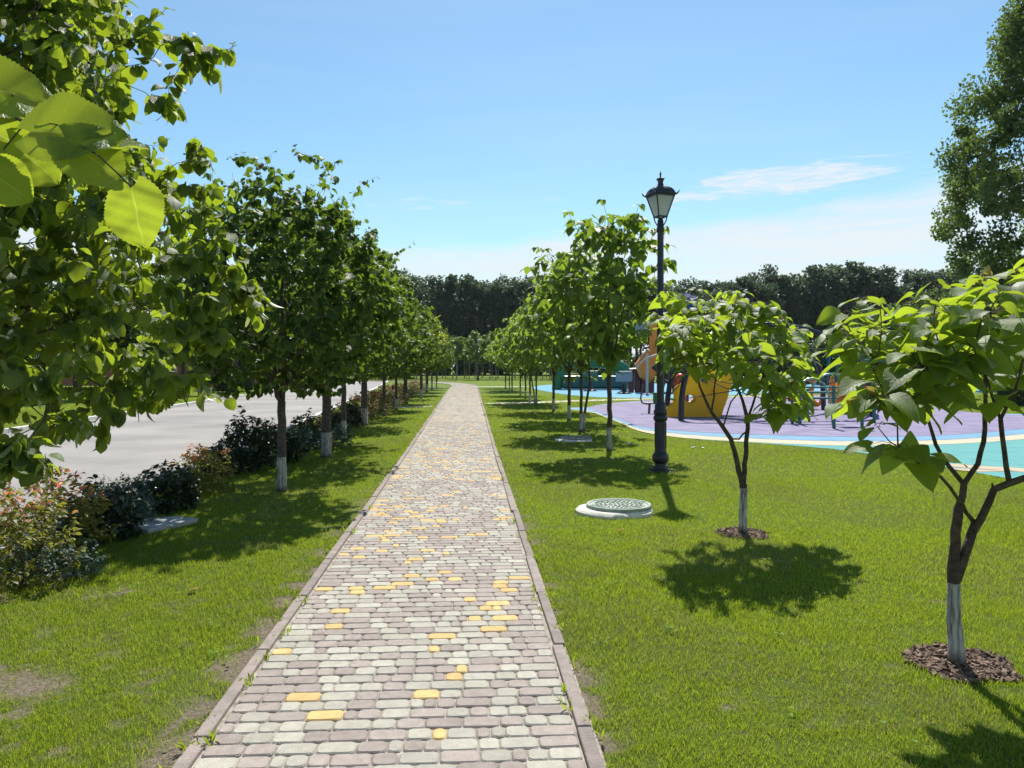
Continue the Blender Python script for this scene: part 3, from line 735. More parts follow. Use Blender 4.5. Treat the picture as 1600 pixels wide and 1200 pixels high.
# ------------------------------------------------------------------ trees
M['bark'] = bark_mat('linden_bark', (.105, .09, .075), (.05, .042, .035))
M['bark_cat'] = bark_mat('catalpa_bark', (.115, .085, .06), (.05, .035, .025), bark_scale=22)
M['bark_far'] = bark_mat('far_bark', (.10, .085, .07), (.055, .045, .04), wash=0)
M['linden'] = leaf_mat('linden_leaf', (.020, .050, .012), (.050, .092, .018), (.27, .42, .025), tmix=.33, rough=.58, spec=.25, under=(.10, .14, .05))
M['linden_near'] = leaf_mat('linden_leaf_near', (.026, .064, .012), (.066, .118, .018), (.50, .66, .032), tmix=.38, rough=.48, spec=.35, veins=True, under=(.12, .17, .05))
M['close_leaf'] = leaf_mat('close_leaf', (.08, .14, .02), (.09, .15, .02), (.48, .60, .030), tmix=.48, rough=.45, spec=.4, veins=True, under=(.13, .19, .06), vcol=(.66, .74, .12))
M['bract'] = leaf_mat('bract', (.24, .31, .11), (.34, .40, .17), (.48, .56, .18), tmix=.4)
M['lime_yellow'] = leaf_mat('yellow_linden_leaf', (.11, .16, .015), (.20, .24, .02), (.60, .66, .04), tmix=.45)
M['catalpa'] = leaf_mat('catalpa_leaf', (.050, .105, .020), (.105, .170, .030), (.52, .68, .035), tmix=.48, rough=.48, spec=.4, veins=True, under=(.14, .19, .08))
M['catalpa_far'] = leaf_mat('catalpa_leaf_far', (.045, .095, .018), (.100, .160, .026), (.36, .52, .035), tmix=.42, rough=.52, spec=.35, under=(.12, .17, .07))
M['catalpa_tip'] = leaf_mat('catalpa_young', (.30, .24, .06), (.36, .28, .07), (.5, .45, .1), tmix=.4)

def seg_tree(name, rng, height, trunk_r, lean=(0, 0), crown_c=(0, 0, 2.6), crown_r=(1.3, 1.3, 1.4), ntar=220, step=.12, fork=1.1, limbs=4, noise=.15, squash=None, shell=.35, extra_targets=None):
    w = Wood(rng)
    top = w.chain([(0, 0, -.05), (0, 0, .12), (lean[0] * .3, lean[1] * .3, fork * .55), (lean[0] * .6, lean[1] * .6, fork)], [trunk_r * 1.28, trunk_r * 1.05, trunk_r * .92, trunk_r * .86], step=.12, wob=.006)
    f = w.P[top]; lead = w.chain([f, (lean[0], lean[1], height * .62), (lean[0] * 1.2, lean[1] * 1.2, height * .88)], [trunk_r * .72, trunk_r * .4, trunk_r * .12], par=top, step=.14, wob=.012)
    for k in range(limbs):
        a = 2 * PI * (k + .5 * rng.random()) / limbs + .4; rr = crown_r[0] * .5; z = crown_c[2] - crown_r[2] * .25 + rng.random() * crown_r[2] * .6
        w.chain([f + np.array([0, 0, (rng.random() - .3) * .25]), f + np.array([math.cos(a) * rr * .5, math.sin(a) * rr * .5, (z - f[2]) * .55]), np.array([lean[0] + math.cos(a) * rr, lean[1] + math.sin(a) * rr, z])], [trunk_r * .5, trunk_r * .34, trunk_r * .18], par=top, step=.12, wob=.015)
    T = ell_points(rng, ntar, crown_c, crown_r, shell, squash, noise)
    if extra_targets is not None: T = np.concatenate([T, np.array(extra_targets)])
    w.grow(T, step=step, minz=fork * .8)
    return w

T_lin = [leaf_tpl(4, 2, 'linden', .18, .22, .03, seed=i) for i in range(3)]
T_lin_hi = [leaf_tpl(7, 4, 'linden', .14 + .05 * i, .18 + .1 * i, .035, seed=i) for i in range(4)]
T_bract = [leaf_tpl(5, 2, 'bract', .2, .5, .02, seed=i) for i in range(2)]
T_cat = [leaf_tpl(10, 6, 'catalpa', .14 + .06 * i, .22 + .10 * i, .045, seed=i) for i in range(4)]
T_cat_lo = [leaf_tpl(4, 2, 'catalpa', .18 + .08 * i, .28 + .1 * i, .03, seed=i) for i in range(3)]
T_flat = [leaf_tpl(2, 2, 'linden', .15, .15, 0, seed=i) for i in range(2)]
T_tri = [(np.array([(-.42, .1, 0), (.42, .0, .05), (.35, .8, -.05), (-.3, .95, .08)], float), np.array([[0, 1, 2, 3]]), np.array([(0, 0), (1, 0), (1, 1), (0, 1)], float))]

def linden(name, rng, label, size, hi=False, n=230, group=None, shoots=14, leafmat='linden', **k):
    c = k.get('crown_c'); r = k.get('crown_r'); ex = []
    for i in range(shoots):                       # long leading shoots poking out of the top
        a = rng.uniform(0, 2 * PI); q = rng.uniform(.1, .8); p = np.array(c) + np.array([math.cos(a) * r[0] * q, math.sin(a) * r[1] * q, r[2] * math.sqrt(max(0, 1 - q * q)) * 1.0])
        dirn = np.array([math.cos(a) * q, math.sin(a) * q, 1.0]); ex.append(p + dirn * rng.uniform(.12, .5) * r[2] * .55)
    w = seg_tree(name, rng, c[2] + r[2] * .9, k.pop('trunk_r', .075), ntar=n, extra_targets=ex, **k)
    w.finish(.0014)
    root = empty(name, label=label, cat='tree', group=group)
    w.mesh('trunk', M['bark'], root, rmin=0.0)
    P, D, N, S = twig_leaves(w, rng, 14, size, droop=.75, sub=3, skip=.08)
    groups = [(leaves_arrays(P, D, N, S, T_lin_hi if hi else T_lin, rng), 0)]
    if hi or True:                                 # pale flower bracts hanging among the leaves
        I = rng.choice(len(P), int(len(P) * (.10 if hi else .06)), replace=False); P2 = np.array(P)[I]; D2 = np.stack([rng.normal(0, .45, len(I)), rng.normal(0, .45, len(I)), -np.ones(len(I))], 1)
        groups.append((leaves_arrays(P2, D2, rng.normal(0, 1, (len(I), 3)), np.full(len(I), .085 if hi else .075), T_bract, rng), 1))
    leaves_obj('crown', groups, [M[leafmat], M['bract']], root)
    return root

# left row of lindens, nearest first
rng = np.random.default_rng(101)
T0P = (-2.95, 3.55)
def sq0(p):
    X, Y = p[0] + T0P[0], p[1] + T0P[1]; px = 800 + X / max(.5, Y) * 1200; py = 572 - (p[2] - 1.6) / max(.5, Y) * 1200; return Y > 1.5 and px < -38 + float(np.interp(py, [-200, 0, 150, 200, 300, 450, 550, 620, 720, 800], [225, 235, 250, 235, 325, 372, 335, 275, 70, 20]))
ex0 = []
root = None
def near_linden():
    rg = np.random.default_rng(77)
    w = Wood(rg); tr = .085
    top = w.chain([(0, 0, -.05), (0, 0, .12), (.02, 0, .6), (.03, .02, 1.15)], [tr * 1.3, tr * 1.05, tr * .95, tr * .9], step=.12, wob=.006); f = w.P[top]
    w.chain([f, (.05, .05, 2.4), (.0, .1, 4.2), (.05, .1, 5.3)], [tr * .75, tr * .6, tr * .3, .01], par=top, step=.14, wob=.012)
    for a, rr, z in ((.3, .9, 2.2), (1.4, .8, 2.6), (2.6, .8, 2.3), (3.8, .8, 2.5), (5.0, .9, 2.3), (5.7, .8, 3.0), (0.9, .7, 3.4)):
        w.chain([f + np.array([0, 0, (z - 2.2) * .5]), f + np.array([math.cos(a) * rr * .55, math.sin(a) * rr * .55, (z - f[2]) * .6]), (math.cos(a) * rr, math.sin(a) * rr, z)], [tr * .45, tr * .3, tr * .16], par=top, step=.12, wob=.015)
    T = ell_points(rg, 4600, (0, .1, 2.75), (1.6, 1.66, 1.7), .25, sq0, .10)
    T = np.concatenate([T, ell_points(rg, 420, (.0, .15, 4.3), (1.1, 1.1, .9), .3, sq0, .1)])
    # boughs reaching into the picture: right edge, top right shoot, low tips
    def W(px, py, Y): q = at(px, py, Y); return (q.x - T0P[0], q.y - T0P[1], q.z)
    T2 = [W(*p) for p in ((345, 80, 3.5), (318, 75, 3.5), (290, 90, 3.5), (240, 30, 3.6), (225, 60, 3.5), (268, 120, 3.6), (262, 160, 3.6), (312, 222, 3.9), (296, 250, 3.9), (300, 290, 3.8), (330, 330, 3.8), (352, 365, 3.7), (370, 420, 3.7), (385, 455, 3.7), (365, 480, 3.7), (345, 440, 3.6), (330, 400, 3.6), (325, 500, 3.6),
        (340, 520, 3.6), (310, 545, 3.6), (290, 590, 3.5), (262, 610, 3.4), (225, 618, 3.4), (180, 640, 3.3), (140, 655, 3.2), (95, 665, 3.1), (70, 655, 3.0), (40, 690, 2.7), (20, 715, 2.6), (5, 700, 2.6), (-30, 720, 2.7), (240, 570, 3.3), (200, 590, 3.3), (150, 610, 3.2), (120, 560, 3.0), (60, 600, 2.9), (10, 560, 2.9), (270, 520, 3.4), (290, 470, 3.5), (300, 420, 3.5), (255, 440, 3.4), (210, 480, 3.3))]
    T2 += [np.array(t) + rg.normal(0, .065, 3) * (1, 1, .8) for t in T2 for _ in range(3)]
    T2 = [t for t in T2 if sq0(t) or True]
    w.grow(np.concatenate([T, np.array(T2)]), step=.10, minz=1.0); w.finish(.0013)
    root = empty('linden_tree', (T0P[0], T0P[1], 0), label='big leafy linden filling the upper left corner, its boughs closest to the viewer', cat='tree', group='lindens between the path and the road')
    w.mesh('trunk', M['bark'], root)
    P, D, N, S = twig_leaves(w, rg, 14, .068, droop=.8, sub=3, skip=.05)
    I = rg.choice(len(P), int(len(P) * .16), replace=False); P2 = np.array(P)[I]; D2 = np.stack([rg.normal(0, .5, len(I)), rg.normal(0, .5, len(I)), -np.ones(len(I))], 1)
    leaves_obj('crown', [(leaves_arrays(P[::3], D[::3], N[::3], S[::3], T_lin_hi, rg), 0), (leaves_arrays(P[1::3] + P[2::3], D[1::3] + D[2::3], N[1::3] + N[2::3], S[1::3] + S[2::3], T_lin, rg), 0), (leaves_arrays(P2, D2, rg.normal(0, 1, (len(I), 3)), rg.uniform(.06, .10, len(I)), T_bract, rg), 1)], [M['linden_near'], M['bract']], root)
    # the twig hanging right in front of the camera, with its big leaves
    def L(px, py, Y): q = at(px, py, Y); return Vector((q.x - T0P[0], q.y - T0P[1], q.z))
    b = MB(); b.tube([L(-330, -120, 1.9), L(-200, 40, 1.55), L(-80, 120, 1.30), L(40, 192, 1.20), L(110, 222, 1.15), L(150, 240, 1.13)], [.012, .008, .005, .0032, .0022, .0016], 6)
    b.tube([L(150, 240, 1.13), L(185, 272, 1.12), L(205, 292, 1.12)], .0012, 5); b.tube([L(40, 192, 1.2), L(0, 240, 1.18), L(-20, 270, 1.17)], .0014, 5)
    b.tube([L(-80, 120, 1.30), L(-10, 130, 1.25), L(20, 150, 1.2)], .0014, 5); b.tube([L(70, 205, 1.17), L(90, 195, 1.15), L(60, 190, 1.15)], .0012, 5)
    br = b.build('branch', M['bark_far'], root, smooth=True)
    specs = [((206, 292), (221, 386), 1.12, .098, (-.12, -1, .25), .0), ((48, 208), (172, 196), 1.14, .128, (.05, -1, .55), .02), ((-50, 135), (78, 150), 1.18, .118, (0, -1, .5), .03), ((-60, 180), (70, 245), 1.20, .11, (.1, -1, .2), .02),
             ((-25, 262), (48, 312), 1.15, .085, (-.2, -1, .4), .02), ((15, 222), (96, 282), 1.19, .085, (.3, -1, .4), .04), ((150, 238), (232, 212), 1.17, .075, (.3, -.4, 1), .04), ((100, 215), (150, 250), 1.13, .10, (.2, -1, .7), .02), ((-120, 240), (-30, 330), 1.2, .12, (0, -1, .3), .02)]
    for i, (bp, tp, Y, s, nn, cv) in enumerate(specs):
        B = L(*bp, Y); Tp = L(*tp, Y + .02 * (i % 3)); tpl = leaf_tpl(44, 16, 'linden', .10 + cv * 2, .08 + cv * 4, .035, .012, seed=i)
        tv = tpl[0].copy(); tv[:, 2] += .016 * np.sin(tv[:, 1] * 13 - np.abs(tv[:, 0]) * 9 + i) + .006 * np.sin(tv[:, 1] * 31 + tv[:, 0] * 17) * (np.abs(tv[:, 0]) > .02)
        tv[:, 0] *= 1.06 if i == 0 else 1.05; d = (Tp - B); s2 = d.length
        lo = leaves_obj('leaf', [(leaves_arrays([B], [d], [nn], [s2 if i in (0, 4, 5) else s], [(tv, tpl[1], tpl[2])], rg), 0)], [M['close_leaf']], br)
    return root
near_linden()

LEFT = [(440, 768), (510, 715), (537, 690), (569, 665), (600, 650.5), (619, 640.5), (634, 630.5), (648, 623), (659, 617.5), (667, 612.5), (675, 608.6), (682, 605.5)]
row_names = ['second', 'third', 'fourth', 'fifth', 'sixth', 'seventh', 'eighth', 'ninth', 'tenth', 'eleventh', 'twelfth', 'thirteenth']
GL = 'lindens between the path and the road'
g = [G(*p) for p in LEFT]
A = linden('linden_tree', np.random.default_rng(3), 'large dark linden with whitewashed trunk and shoots against the sky, second in the left row', .084, n=2500, group=GL, shoots=44,
           crown_c=(-.02, 0, 2.58), crown_r=(1.70, 1.55, 1.42), trunk_r=.060, fork=1.15, limbs=7, noise=.12, squash=lambda p: p[2] > 1.25 and (p[0] - .02) ** 2 + p[1] ** 2 < (1.72 - .40 * max(0, p[2] - 2.1)) ** 2)
A.location = g[0]
B_ = linden('linden_tree', np.random.default_rng(8), 'rounded linden on a thick whitewashed trunk, third in the left row behind the shrubs', .082, n=2100, group=GL, shoots=20,
            crown_c=(0, 0, 2.65), crown_r=(1.72, 1.6, 1.42), trunk_r=.09, fork=1.1, limbs=7, noise=.10, squash=lambda p: p[2] > 1.25)
B_.location = g[1]
C_ = linden('linden_tree', np.random.default_rng(15), 'linden with a slim straight trunk, fourth in the left row', .082, n=1200, group=GL, shoots=8,
            crown_c=(0, 0, 2.6), crown_r=(1.55, 1.5, 1.35), trunk_r=.06, fork=1.2, limbs=5, noise=.16, squash=lambda p: p[2] > 1.4)
C_.location = g[2]
Yl = linden('linden_tree', np.random.default_rng(19), 'small yellow-green linden standing out among the darker ones far down the left row',   .090, n=600, group=GL, shoots=5, leafmat='lime_yellow',
            crown_c=(0, 0, 2.9), crown_r=(1.35, 1.35, 1.45), trunk_r=.06, fork=1.25, limbs=5, noise=.16, squash=lambda p: p[2] > 1.5)
Yl.location = g[7] + Vector((.3, 0, 0))
for i, k in enumerate(range(3, 12)):
    if k == 7: continue
    src = (B_, C_, A)[i % 3]
    d = dup(src, g[k], rz=1.3 * k, s=(1.05, .98, .92, 1.0, .95, 1.02)[i % 6], label='%s linden of the left row counted from the viewer, dark trunk' % row_names[k])

# right row of catalpas
GR = 'catalpas along the right side of the path'
def whorls(w, tips, rng, size, nodes=3, per=3, pet=.10, droop=.55, skip_dir=None):
    P = []; D = []; N = []; S = []; pet_t = []
    for ti in tips:
        c = ti
        for k in range(nodes):
            a0 = rng.uniform(0, 2 * PI); base = np.array(w.P[c]); ax = np.array(w.P[c]) - np.array(w.P[w.par[c]]) if w.par[c] >= 0 else np.array([0, 0, 1.0]); ax = ax / max(1e-6, np.linalg.norm(ax))
            pr = per if k < 2 else per - 1
            for j in range(pr):
                a = a0 + 2 * PI * j / pr + rng.normal(0, .25); o = np.array([math.cos(a), math.sin(a), 0]); o = o - ax * o.dot(ax) * .4 + ax * (.55 if k == 0 else .25); o /= np.linalg.norm(o)
                pl = pet * rng.uniform(.6, 1.3) * (.5 if k == 0 else 1); mid = base + o * pl * .6 + np.array([0, 0, .015]); e = base + o * pl + np.array([0, 0, -.01])
                d = np.array([o[0], o[1], 0]) + np.array([0, 0, -droop * rng.uniform(.2, 1.6)]) + rng.normal(0, .15, 3)
                z = size * rng.uniform(.72, 1.2) * (.62 if k == 0 else 1.0)
                P.append(e); D.append(d); N.append(np.array([0, 0, 1.0]) + rng.normal(0, .33, 3) + .25 * o); S.append(z); pet_t.append(([base, mid, e + norm(d) * z * .1], .0016))
            for _ in range(2):
                if w.par[c] >= 0: c = w.par[c]
    return P, D, N, S, pet_t

def catalpa_hand(name, base, label, stems, targets, size, seed, tr, per=3, nodes=3, hi=True, droop=.4, dens=1):
    rg = np.random.default_rng(seed); w = Wood(rg)
    O = np.array([base.x, base.y, 0])
    ids = {}
    for key, par, pts, rad in stems:
        pp = [np.array(at(*p)) - O for p in pts]
        if par is None: last = w.chain(pp, rad, step=.06, wob=.003)
        else:
            j = w.nearest(pp[0]); last = w.chain(pp, rad, par=j, step=.06, wob=.004)
        ids[key] = last
    T = [np.array(at(*p)) - O + rg.normal(0, .02, 3) for p in targets]; T += [np.array(at(p[0], p[1] - 8, p[2] + .1)) - O + rg.normal(0, .13, 3) * (1, 1, .55) for p in targets for _ in range(dens) if p[1] < 560]
    tips = w.grow(T, step=.05, up=.5, minz=.75, bow=.12); w.finish(.0035, 2.5)
    tips = tips + [v for k_, v in ids.items() if k_.startswith('t')]
    root = empty(name, base, label=label, cat='tree', group=GR)
    P, D, N, S, pt = whorls(w, tips, rg, size, nodes, per, droop=droop)
    w.mesh('trunk', M['bark_cat'], root, k=10, extra=pt)
    ntip = len(tips); Pt = []; Dt = []; Nt = []; St = []
    for t in tips:
        if rg.random() < .25:
            for q in range(4): Pt.append(w.P[t]); Dt.append(rg.normal(0, .6, 3) + np.array([0, 0, 1])); Nt.append(rg.normal(0, 1, 3)); St.append(rg.uniform(.03, .06))
    gl = [(leaves_arrays(P, D, N, S, T_cat, rg), 0)]
    if Pt: gl.append((leaves_arrays(Pt, Dt, Nt, St, T_lin, rg), 1))
    leaves_obj('crown', gl, [M['catalpa'], M['catalpa_tip']], root)
    return root

# nearest catalpa, forked low (branch courses measured on the photo, then set in depth)
c1 = G(1495, 1040)
Y0 = c1.y
st1 = [('a', None, [(1495, 1044, Y0), (1494, 1010, Y0), (1490, 950, Y0), (1490, 905, Y0), (1493, 850, Y0 - .02), (1497, 795, Y0 - .03)], [.058, .046, .040, .037, .030, .029]),
       ('a2', 'a', [(1497, 795, Y0 - .03), (1504, 775, Y0), (1506, 757, Y0)], [.024, .021, .020]),
       ('L', 'a', [(1506, 757, Y0), (1482, 728, Y0 + .05), (1462, 695, Y0 + .12), (1450, 655, Y0 + .18), (1444, 600, Y0 + .2), (1440, 555, Y0 + .2)], [.016, .014, .013, .010, .008, .006]),
       ('R', 'a', [(1506, 757, Y0), (1528, 725, Y0 + .05), (1537, 690, Y0 + .1), (1540, 630, Y0 + .1), (1538, 565, Y0 + .05), (1528, 510, Y0)], [.017, .016, .015, .013, .010, .006]),
       ('b', 'a', [(1494, 905, Y0), (1510, 858, Y0 - .02), (1519, 832, Y0 - .04), (1524, 818, Y0 - .05)], [.032, .029, .027, .025]),
       ('b2', 'b', [(1519, 832, Y0 - .04), (1532, 812, Y0 - .08), (1545, 785, Y0 - .1), (1553, 765, Y0 - .12), (1577, 755, Y0 - .14), (1615, 742, Y0 - .18), (1665, 700, Y0 - .2), (1700, 640, Y0 - .2), (1710, 570, Y0 - .2)], [.025, .023, .022, .021, .021, .018, .014, .010, .007]),
       ('b3', 'b2', [(1577, 755, Y0 - .14), (1569, 705, Y0 - .16), (1563, 655, Y0 - .18)], [.017, .015, .014]),
       ('b4', 'b3', [(1563, 655, Y0 - .18), (1578, 625, Y0 - .2), (1592, 590, Y0 - .22), (1602, 550, Y0 - .22)], [.011, .010, .008, .006]),
       ('b5', 'b3', [(1563, 655, Y0 - .18), (1552, 625, Y0 - .22), (1540, 585, Y0 - .25), (1530, 560, Y0 - .28)], [.010, .009, .007, .005]),
       ('c', 'b', [(1519, 812, Y0 - .05), (1505, 790, Y0 - .12), (1485, 762, Y0 - .2), (1470, 745, Y0 - .25), (1440, 730, Y0 - .32), (1418, 708, Y0 - .36), (1403, 695, Y0 - .38)], [.013, .011, .010, .009, .008, .007, .006]),
       ('tc', 'c', [(1403, 695, Y0 - .38), (1402, 660, Y0 - .38), (1403, 632, Y0 - .38)], [.005, .004, .003]),
       ('stub', 'b', [(1553, 765, Y0 - .12), (1550, 755, Y0 - .12)], [.010, .006]),
       ('tc2', 'c', [(1418, 708, Y0 - .36), (1390, 690, Y0 - .36), (1372, 668, Y0 - .36)], [.005, .004, .003])]
tg1 = [(1470, 585, Y0 - .5), (1500, 565, Y0 + .3), (1448, 600, Y0 + .4), (1562, 590, Y0 + .5), (1350, 560, Y0 + .3), (1340, 590, Y0 - .2), (1385, 600, Y0 + .2), (1590, 620, Y0 - .4), (1520, 545, Y0 - .5), (1410, 555, Y0 - .4), (1570, 500, Y0 + .2), (1300, 520, Y0 + .1), (1285, 495, Y0 + .3), (1330, 470, Y0 + .1), (1365, 480, Y0 - .1), (1320, 540, Y0 + .2), (1395, 500, Y0 + .3), (1420, 475, Y0 + .5), (1350, 515, Y0 - .2), (1440, 500, Y0 - .3), (1400, 535, Y0 + .4), (1470, 480, Y0 + .1), (1455, 520, Y0 - .5),
       (1500, 470, Y0 + .4), (1535, 440, Y0 + .1), (1560, 425, Y0 - .3), (1590, 430, Y0 + .4), (1570, 465, Y0 - .5), (1520, 500, Y0 - .5), (1490, 520, Y0 - .2), (1470, 560, Y0 - .4), (1340, 630, Y0 - .5), (1310, 640, Y0 - .5), 
       (1600, 470, Y0 - .2), (1610, 520, Y0 - .4), (1590, 560, Y0 + .5), (1560, 530, Y0 + .5), (1640, 450, Y0), (1680, 470, Y0 + .4), (1700, 520, Y0 - .3), (1740, 560, Y0), (1720, 640, Y0 - .4), (1650, 540, Y0 + .6), (1545, 490, Y0 - .7), (1460, 450, Y0 - .3), (1380, 500, Y0 + .6), (1620, 410, Y0 + .2)]
catalpa_hand('catalpa_tree', c1, 'nearest young catalpa, low forked trunk in a ring of bark mulch at the right edge', [(k_, p_, q_, [v_ * .86 for v_ in r_]) for k_, p_, q_, r_ in st1], [(p[0] + max(0, (1480 - p[0]) * .16), p[1], p[2]) for p in tg1], .165, 31, .05, nodes=3, droop=.14, dens=0)
c2 = G(1160, 835); Y0 = c2.y
st2 = [('a', None, [(1161, 838, Y0), (1161, 815, Y0), (1162, 770, Y0), (1161, 757, Y0)], [.048, .040, .036, .038]),
       ('L', 'a', [(1160, 757, Y0), (1150, 715, Y0), (1142, 686, Y0), (1128, 665, Y0 - .05), (1112, 645, Y0 - .1), (1098, 615, Y0 - .15), (1088, 585, Y0 - .15)], [.028, .024, .022, .020, .015, .012, .008]),
       ('R', 'a', [(1161, 757, Y0), (1165, 715, Y0 + .05), (1167, 680, Y0 + .1), (1168, 655, Y0 + .12), (1160, 625, Y0 + .15), (1150, 600, Y0 + .2), (1150, 560, Y0 + .2)], [.026, .022, .021, .020, .014, .010, .007]),
       ('x', 'L', [(1142, 686, Y0), (1155, 686, Y0 + .02), (1166, 675, Y0 + .08)], [.009, .009, .009]),
       ('L2', 'L', [(1112, 645, Y0 - .1), (1116, 620, Y0 - .05), (1118, 595, Y0), (1122, 570, Y0)], [.010, .009, .008, .006]),
       ('L3', 'L', [(1130, 668, Y0 - .05), (1142, 628, Y0 - .15), (1160, 605, Y0 - .2)], [.008, .007, .005]),
       ('R2', 'R', [(1168, 655, Y0 + .12), (1180, 620, Y0 + .1), (1195, 580, Y0 + .05), (1205, 545, Y0)], [.013, .011, .009, .006]),
       ('R3', 'R', [(1170, 658, Y0 + .12), (1190, 652, Y0 + .05), (1208, 640, Y0)], [.007, .006, .004])]
tg2 = [(1062, 556, Y0 - .2), (1082, 566, Y0 + .3), (1050, 548, Y0 - .1), (1240, 622, Y0 + .3), (1222, 642, Y0 + .1), (1246, 648, Y0 - .2), (1200, 606, Y0 - .4), (1215, 590, Y0 + .5), (1186, 588, Y0 + .4), (1126, 562, Y0 - .5), (1150, 575, Y0 + .4), (1045, 500, Y0), (1060, 480, Y0 + .3), (1075, 520, Y0 - .5), (1050, 540, Y0 + .2), (1090, 470, Y0), (1110, 495, Y0 - .6), (1130, 478, Y0 + .4), (1150, 500, Y0 - .2), (1165, 480, Y0), (1190, 490, Y0 + .5), (1215, 500, Y0 - .3), (1235, 515, Y0 + .2), (1250, 545, Y0), (1230, 555, Y0 - .5),
       (1255, 575, Y0 + .4), (1240, 600, Y0 - .2), (1220, 620, Y0), (1205, 630, Y0 - .3), (1250, 635, Y0 + .1), (1190, 600, Y0 - .6), (1180, 570, Y0 - .7), (1050, 560, Y0 + .5), (1120, 530, Y0 + .6), (1160, 540, Y0 + .7),
       (1200, 535, Y0 + .7), (1170, 520, Y0 - .8), (1070, 545, Y0 + .7), (1110, 470, Y0 + .5), (1205, 490, Y0), (1045, 520, Y0 - .4), (1225, 580, Y0 + .6), (1150, 470, Y0 - .3), (1230, 605, Y0 - .5), (1105, 520, Y0), (1180, 505, Y0 + .2), (1140, 525, Y0 - .4), (1260, 560, Y0 - .2), (1210, 555, Y0 - .6)]
catalpa_hand('catalpa_tree', c2, 'small young catalpa with a low forked whitewashed trunk, standing just right of the street lamp', st2, tg2, .150, 47, .04, droop=.30, dens=1)

def catalpa(rng, label, height, cr, n, tr, fork, size, two=False):
    c = (0, 0, (height + fork + .35) / 2); r = (cr, cr, (height - fork - .35) / 2)
    w = seg_tree('catalpa', rng, height, tr, crown_c=c, crown_r=r, ntar=n, fork=fork, limbs=4, noise=.2, shell=.3, step=.10)
    if two:
        w.chain([(.05, .05, -.05), (.10, .08, .5), (.22, .1, 1.2), (.18, .1, 1.9)], [tr, tr * .8, tr * .7, tr * .5], step=.12)
    w.finish(.004, 2.5)
    tips = [i for i in range(len(w.P)) if w.depth[i] == 0]
    root = empty('catalpa_tree', label=label, cat='tree', group=GR)
    P, D, N, S, pt = whorls(w, tips, rng, size, 3, 3, droop=.55, pet=.08)
    w.mesh('trunk', M['bark_cat'], root, k=8)
    leaves_obj('crown', [(leaves_arrays(P, D, N, S, T_cat_lo, rng), 0)], [M['catalpa_far']], root)
    return root
K1 = catalpa(np.random.default_rng(61), 'tall straight catalpa left of the street lamp, its top against the sky', 4.75, 1.16, 330, .050, 1.45, .205)
K1.location = G(952, 705)
K2 = catalpa(np.random.default_rng(62), 'two-stemmed catalpa just left of the tall straight one, drain cover at its foot', 4.6, 1.45, 400, .040, 1.4, .205, True); K2.location = G(908, 675)
K3 = catalpa(np.random.default_rng(63), 'broad catalpa behind the two-stemmed one in the right row', 4.1, 1.7, 480, .052, 1.25, .205); K3.location = G(889, 657)
RIGHT = [(865, 643), (838, 632), (828, 629), (821, 623), (813, 618), (800, 612), (796, 609.5), (790, 606.5)]
for i, p in enumerate(RIGHT):
    src = (K3, K2, K3, K1, K3)[i % 5]
    dup(src, G(*p), rz=2.1 * i + 1, s=(1.0, .95, .9, .95, .85, .9, .88, .92)[i], label='catalpa of the right row, the %s one along the path from the viewer' % (['sixth', 'seventh', 'eighth', 'ninth', 'tenth', 'eleventh', 'twelfth', 'thirteenth'][i]))

# ---- background trees
M['forest'] = leaf_mat('forest_leaf_hazed', (.034, .062, .036), (.070, .108, .048), (.12, .19, .07), tmix=.30, rough=.6, spec=.3)  # leaf colour pushed towards blue to suggest haze over the distance
M['poplar'] = leaf_mat('poplar_leaf', (.045, .080, .022), (.095, .135, .040), (.24, .36, .05), tmix=.32, rough=.58, spec=.25)
M['grove'] = leaf_mat('grove_leaf', (.09, .15, .03), (.15, .21, .045), (.32, .44, .07), tmix=.35)
M['garden'] = leaf_mat('garden_leaf', (.035, .070, .015), (.08, .12, .025), (.16, .26, .04), tmix=.3)
M['conifer'] = leaf_mat('conifer_needles', (.018, .040, .014), (.035, .065, .02), (.04, .08, .02), tmix=.15, rough=.6)
M['pale_bark'] = mat('pale_bark', (.30, .28, .23), .9, base2=(.18, .165, .135), scale=6)

def clump_tree(name, rng, h, cr, cz, ch, nclump, per, leaf, tr, m, bark, cs=.28, label=None, group=None, limbs=True, lean=0, trunk_top=.8, flat=1.0):
    """crown of many leaf clumps on limbs: each clump a shell of small leaves, so sky shows between clumps"""
    root = empty(name, label=label, cat='tree', group=group)
    C = ell_points(rng, nclump, (0, 0, cz), (cr * .85, cr * .85, ch * .85), .25, None, .2)
    w = Wood(rng); w.chain([(0, 0, -.1), (0, 0, .3), (lean * .5, 0, h * .35), (lean, 0, h * trunk_top)], [tr * 1.3, tr, tr * .8, tr * .15], step=max(.3, h / 14), wob=tr * .2)
    if limbs: w.grow(C[:: 2 if nclump > 60 else 1], step=max(.3, h / 16), minz=h * .12, bow=.08)
    w.finish(tr * .07, 2.4); w.mesh('trunk', bark, root, k=7)
    rad = cs * cr * rng.uniform(.6, 1.25, nclump); v = norm(rng.normal(0, 1, (nclump, per, 3))); q = rng.random((nclump, per, 1)) ** .45
    P = (C[:, None] + v * q * rad[:, None, None] * np.array([1, 1, .75 * flat])).reshape(-1, 3); n = len(P)
    D = rng.normal(0, 1, (n, 3)); D[:, 2] -= .4; N = rng.normal(0, .7, (n, 3)) + np.array([0, 0, 1]) + v.reshape(-1, 3) * .6
    leaves_obj('crown', [(leaves_arrays(P, D, N, leaf * rng.uniform(.6, 1.3, n), T_tri, rng), 0)], [m], root)
    return root

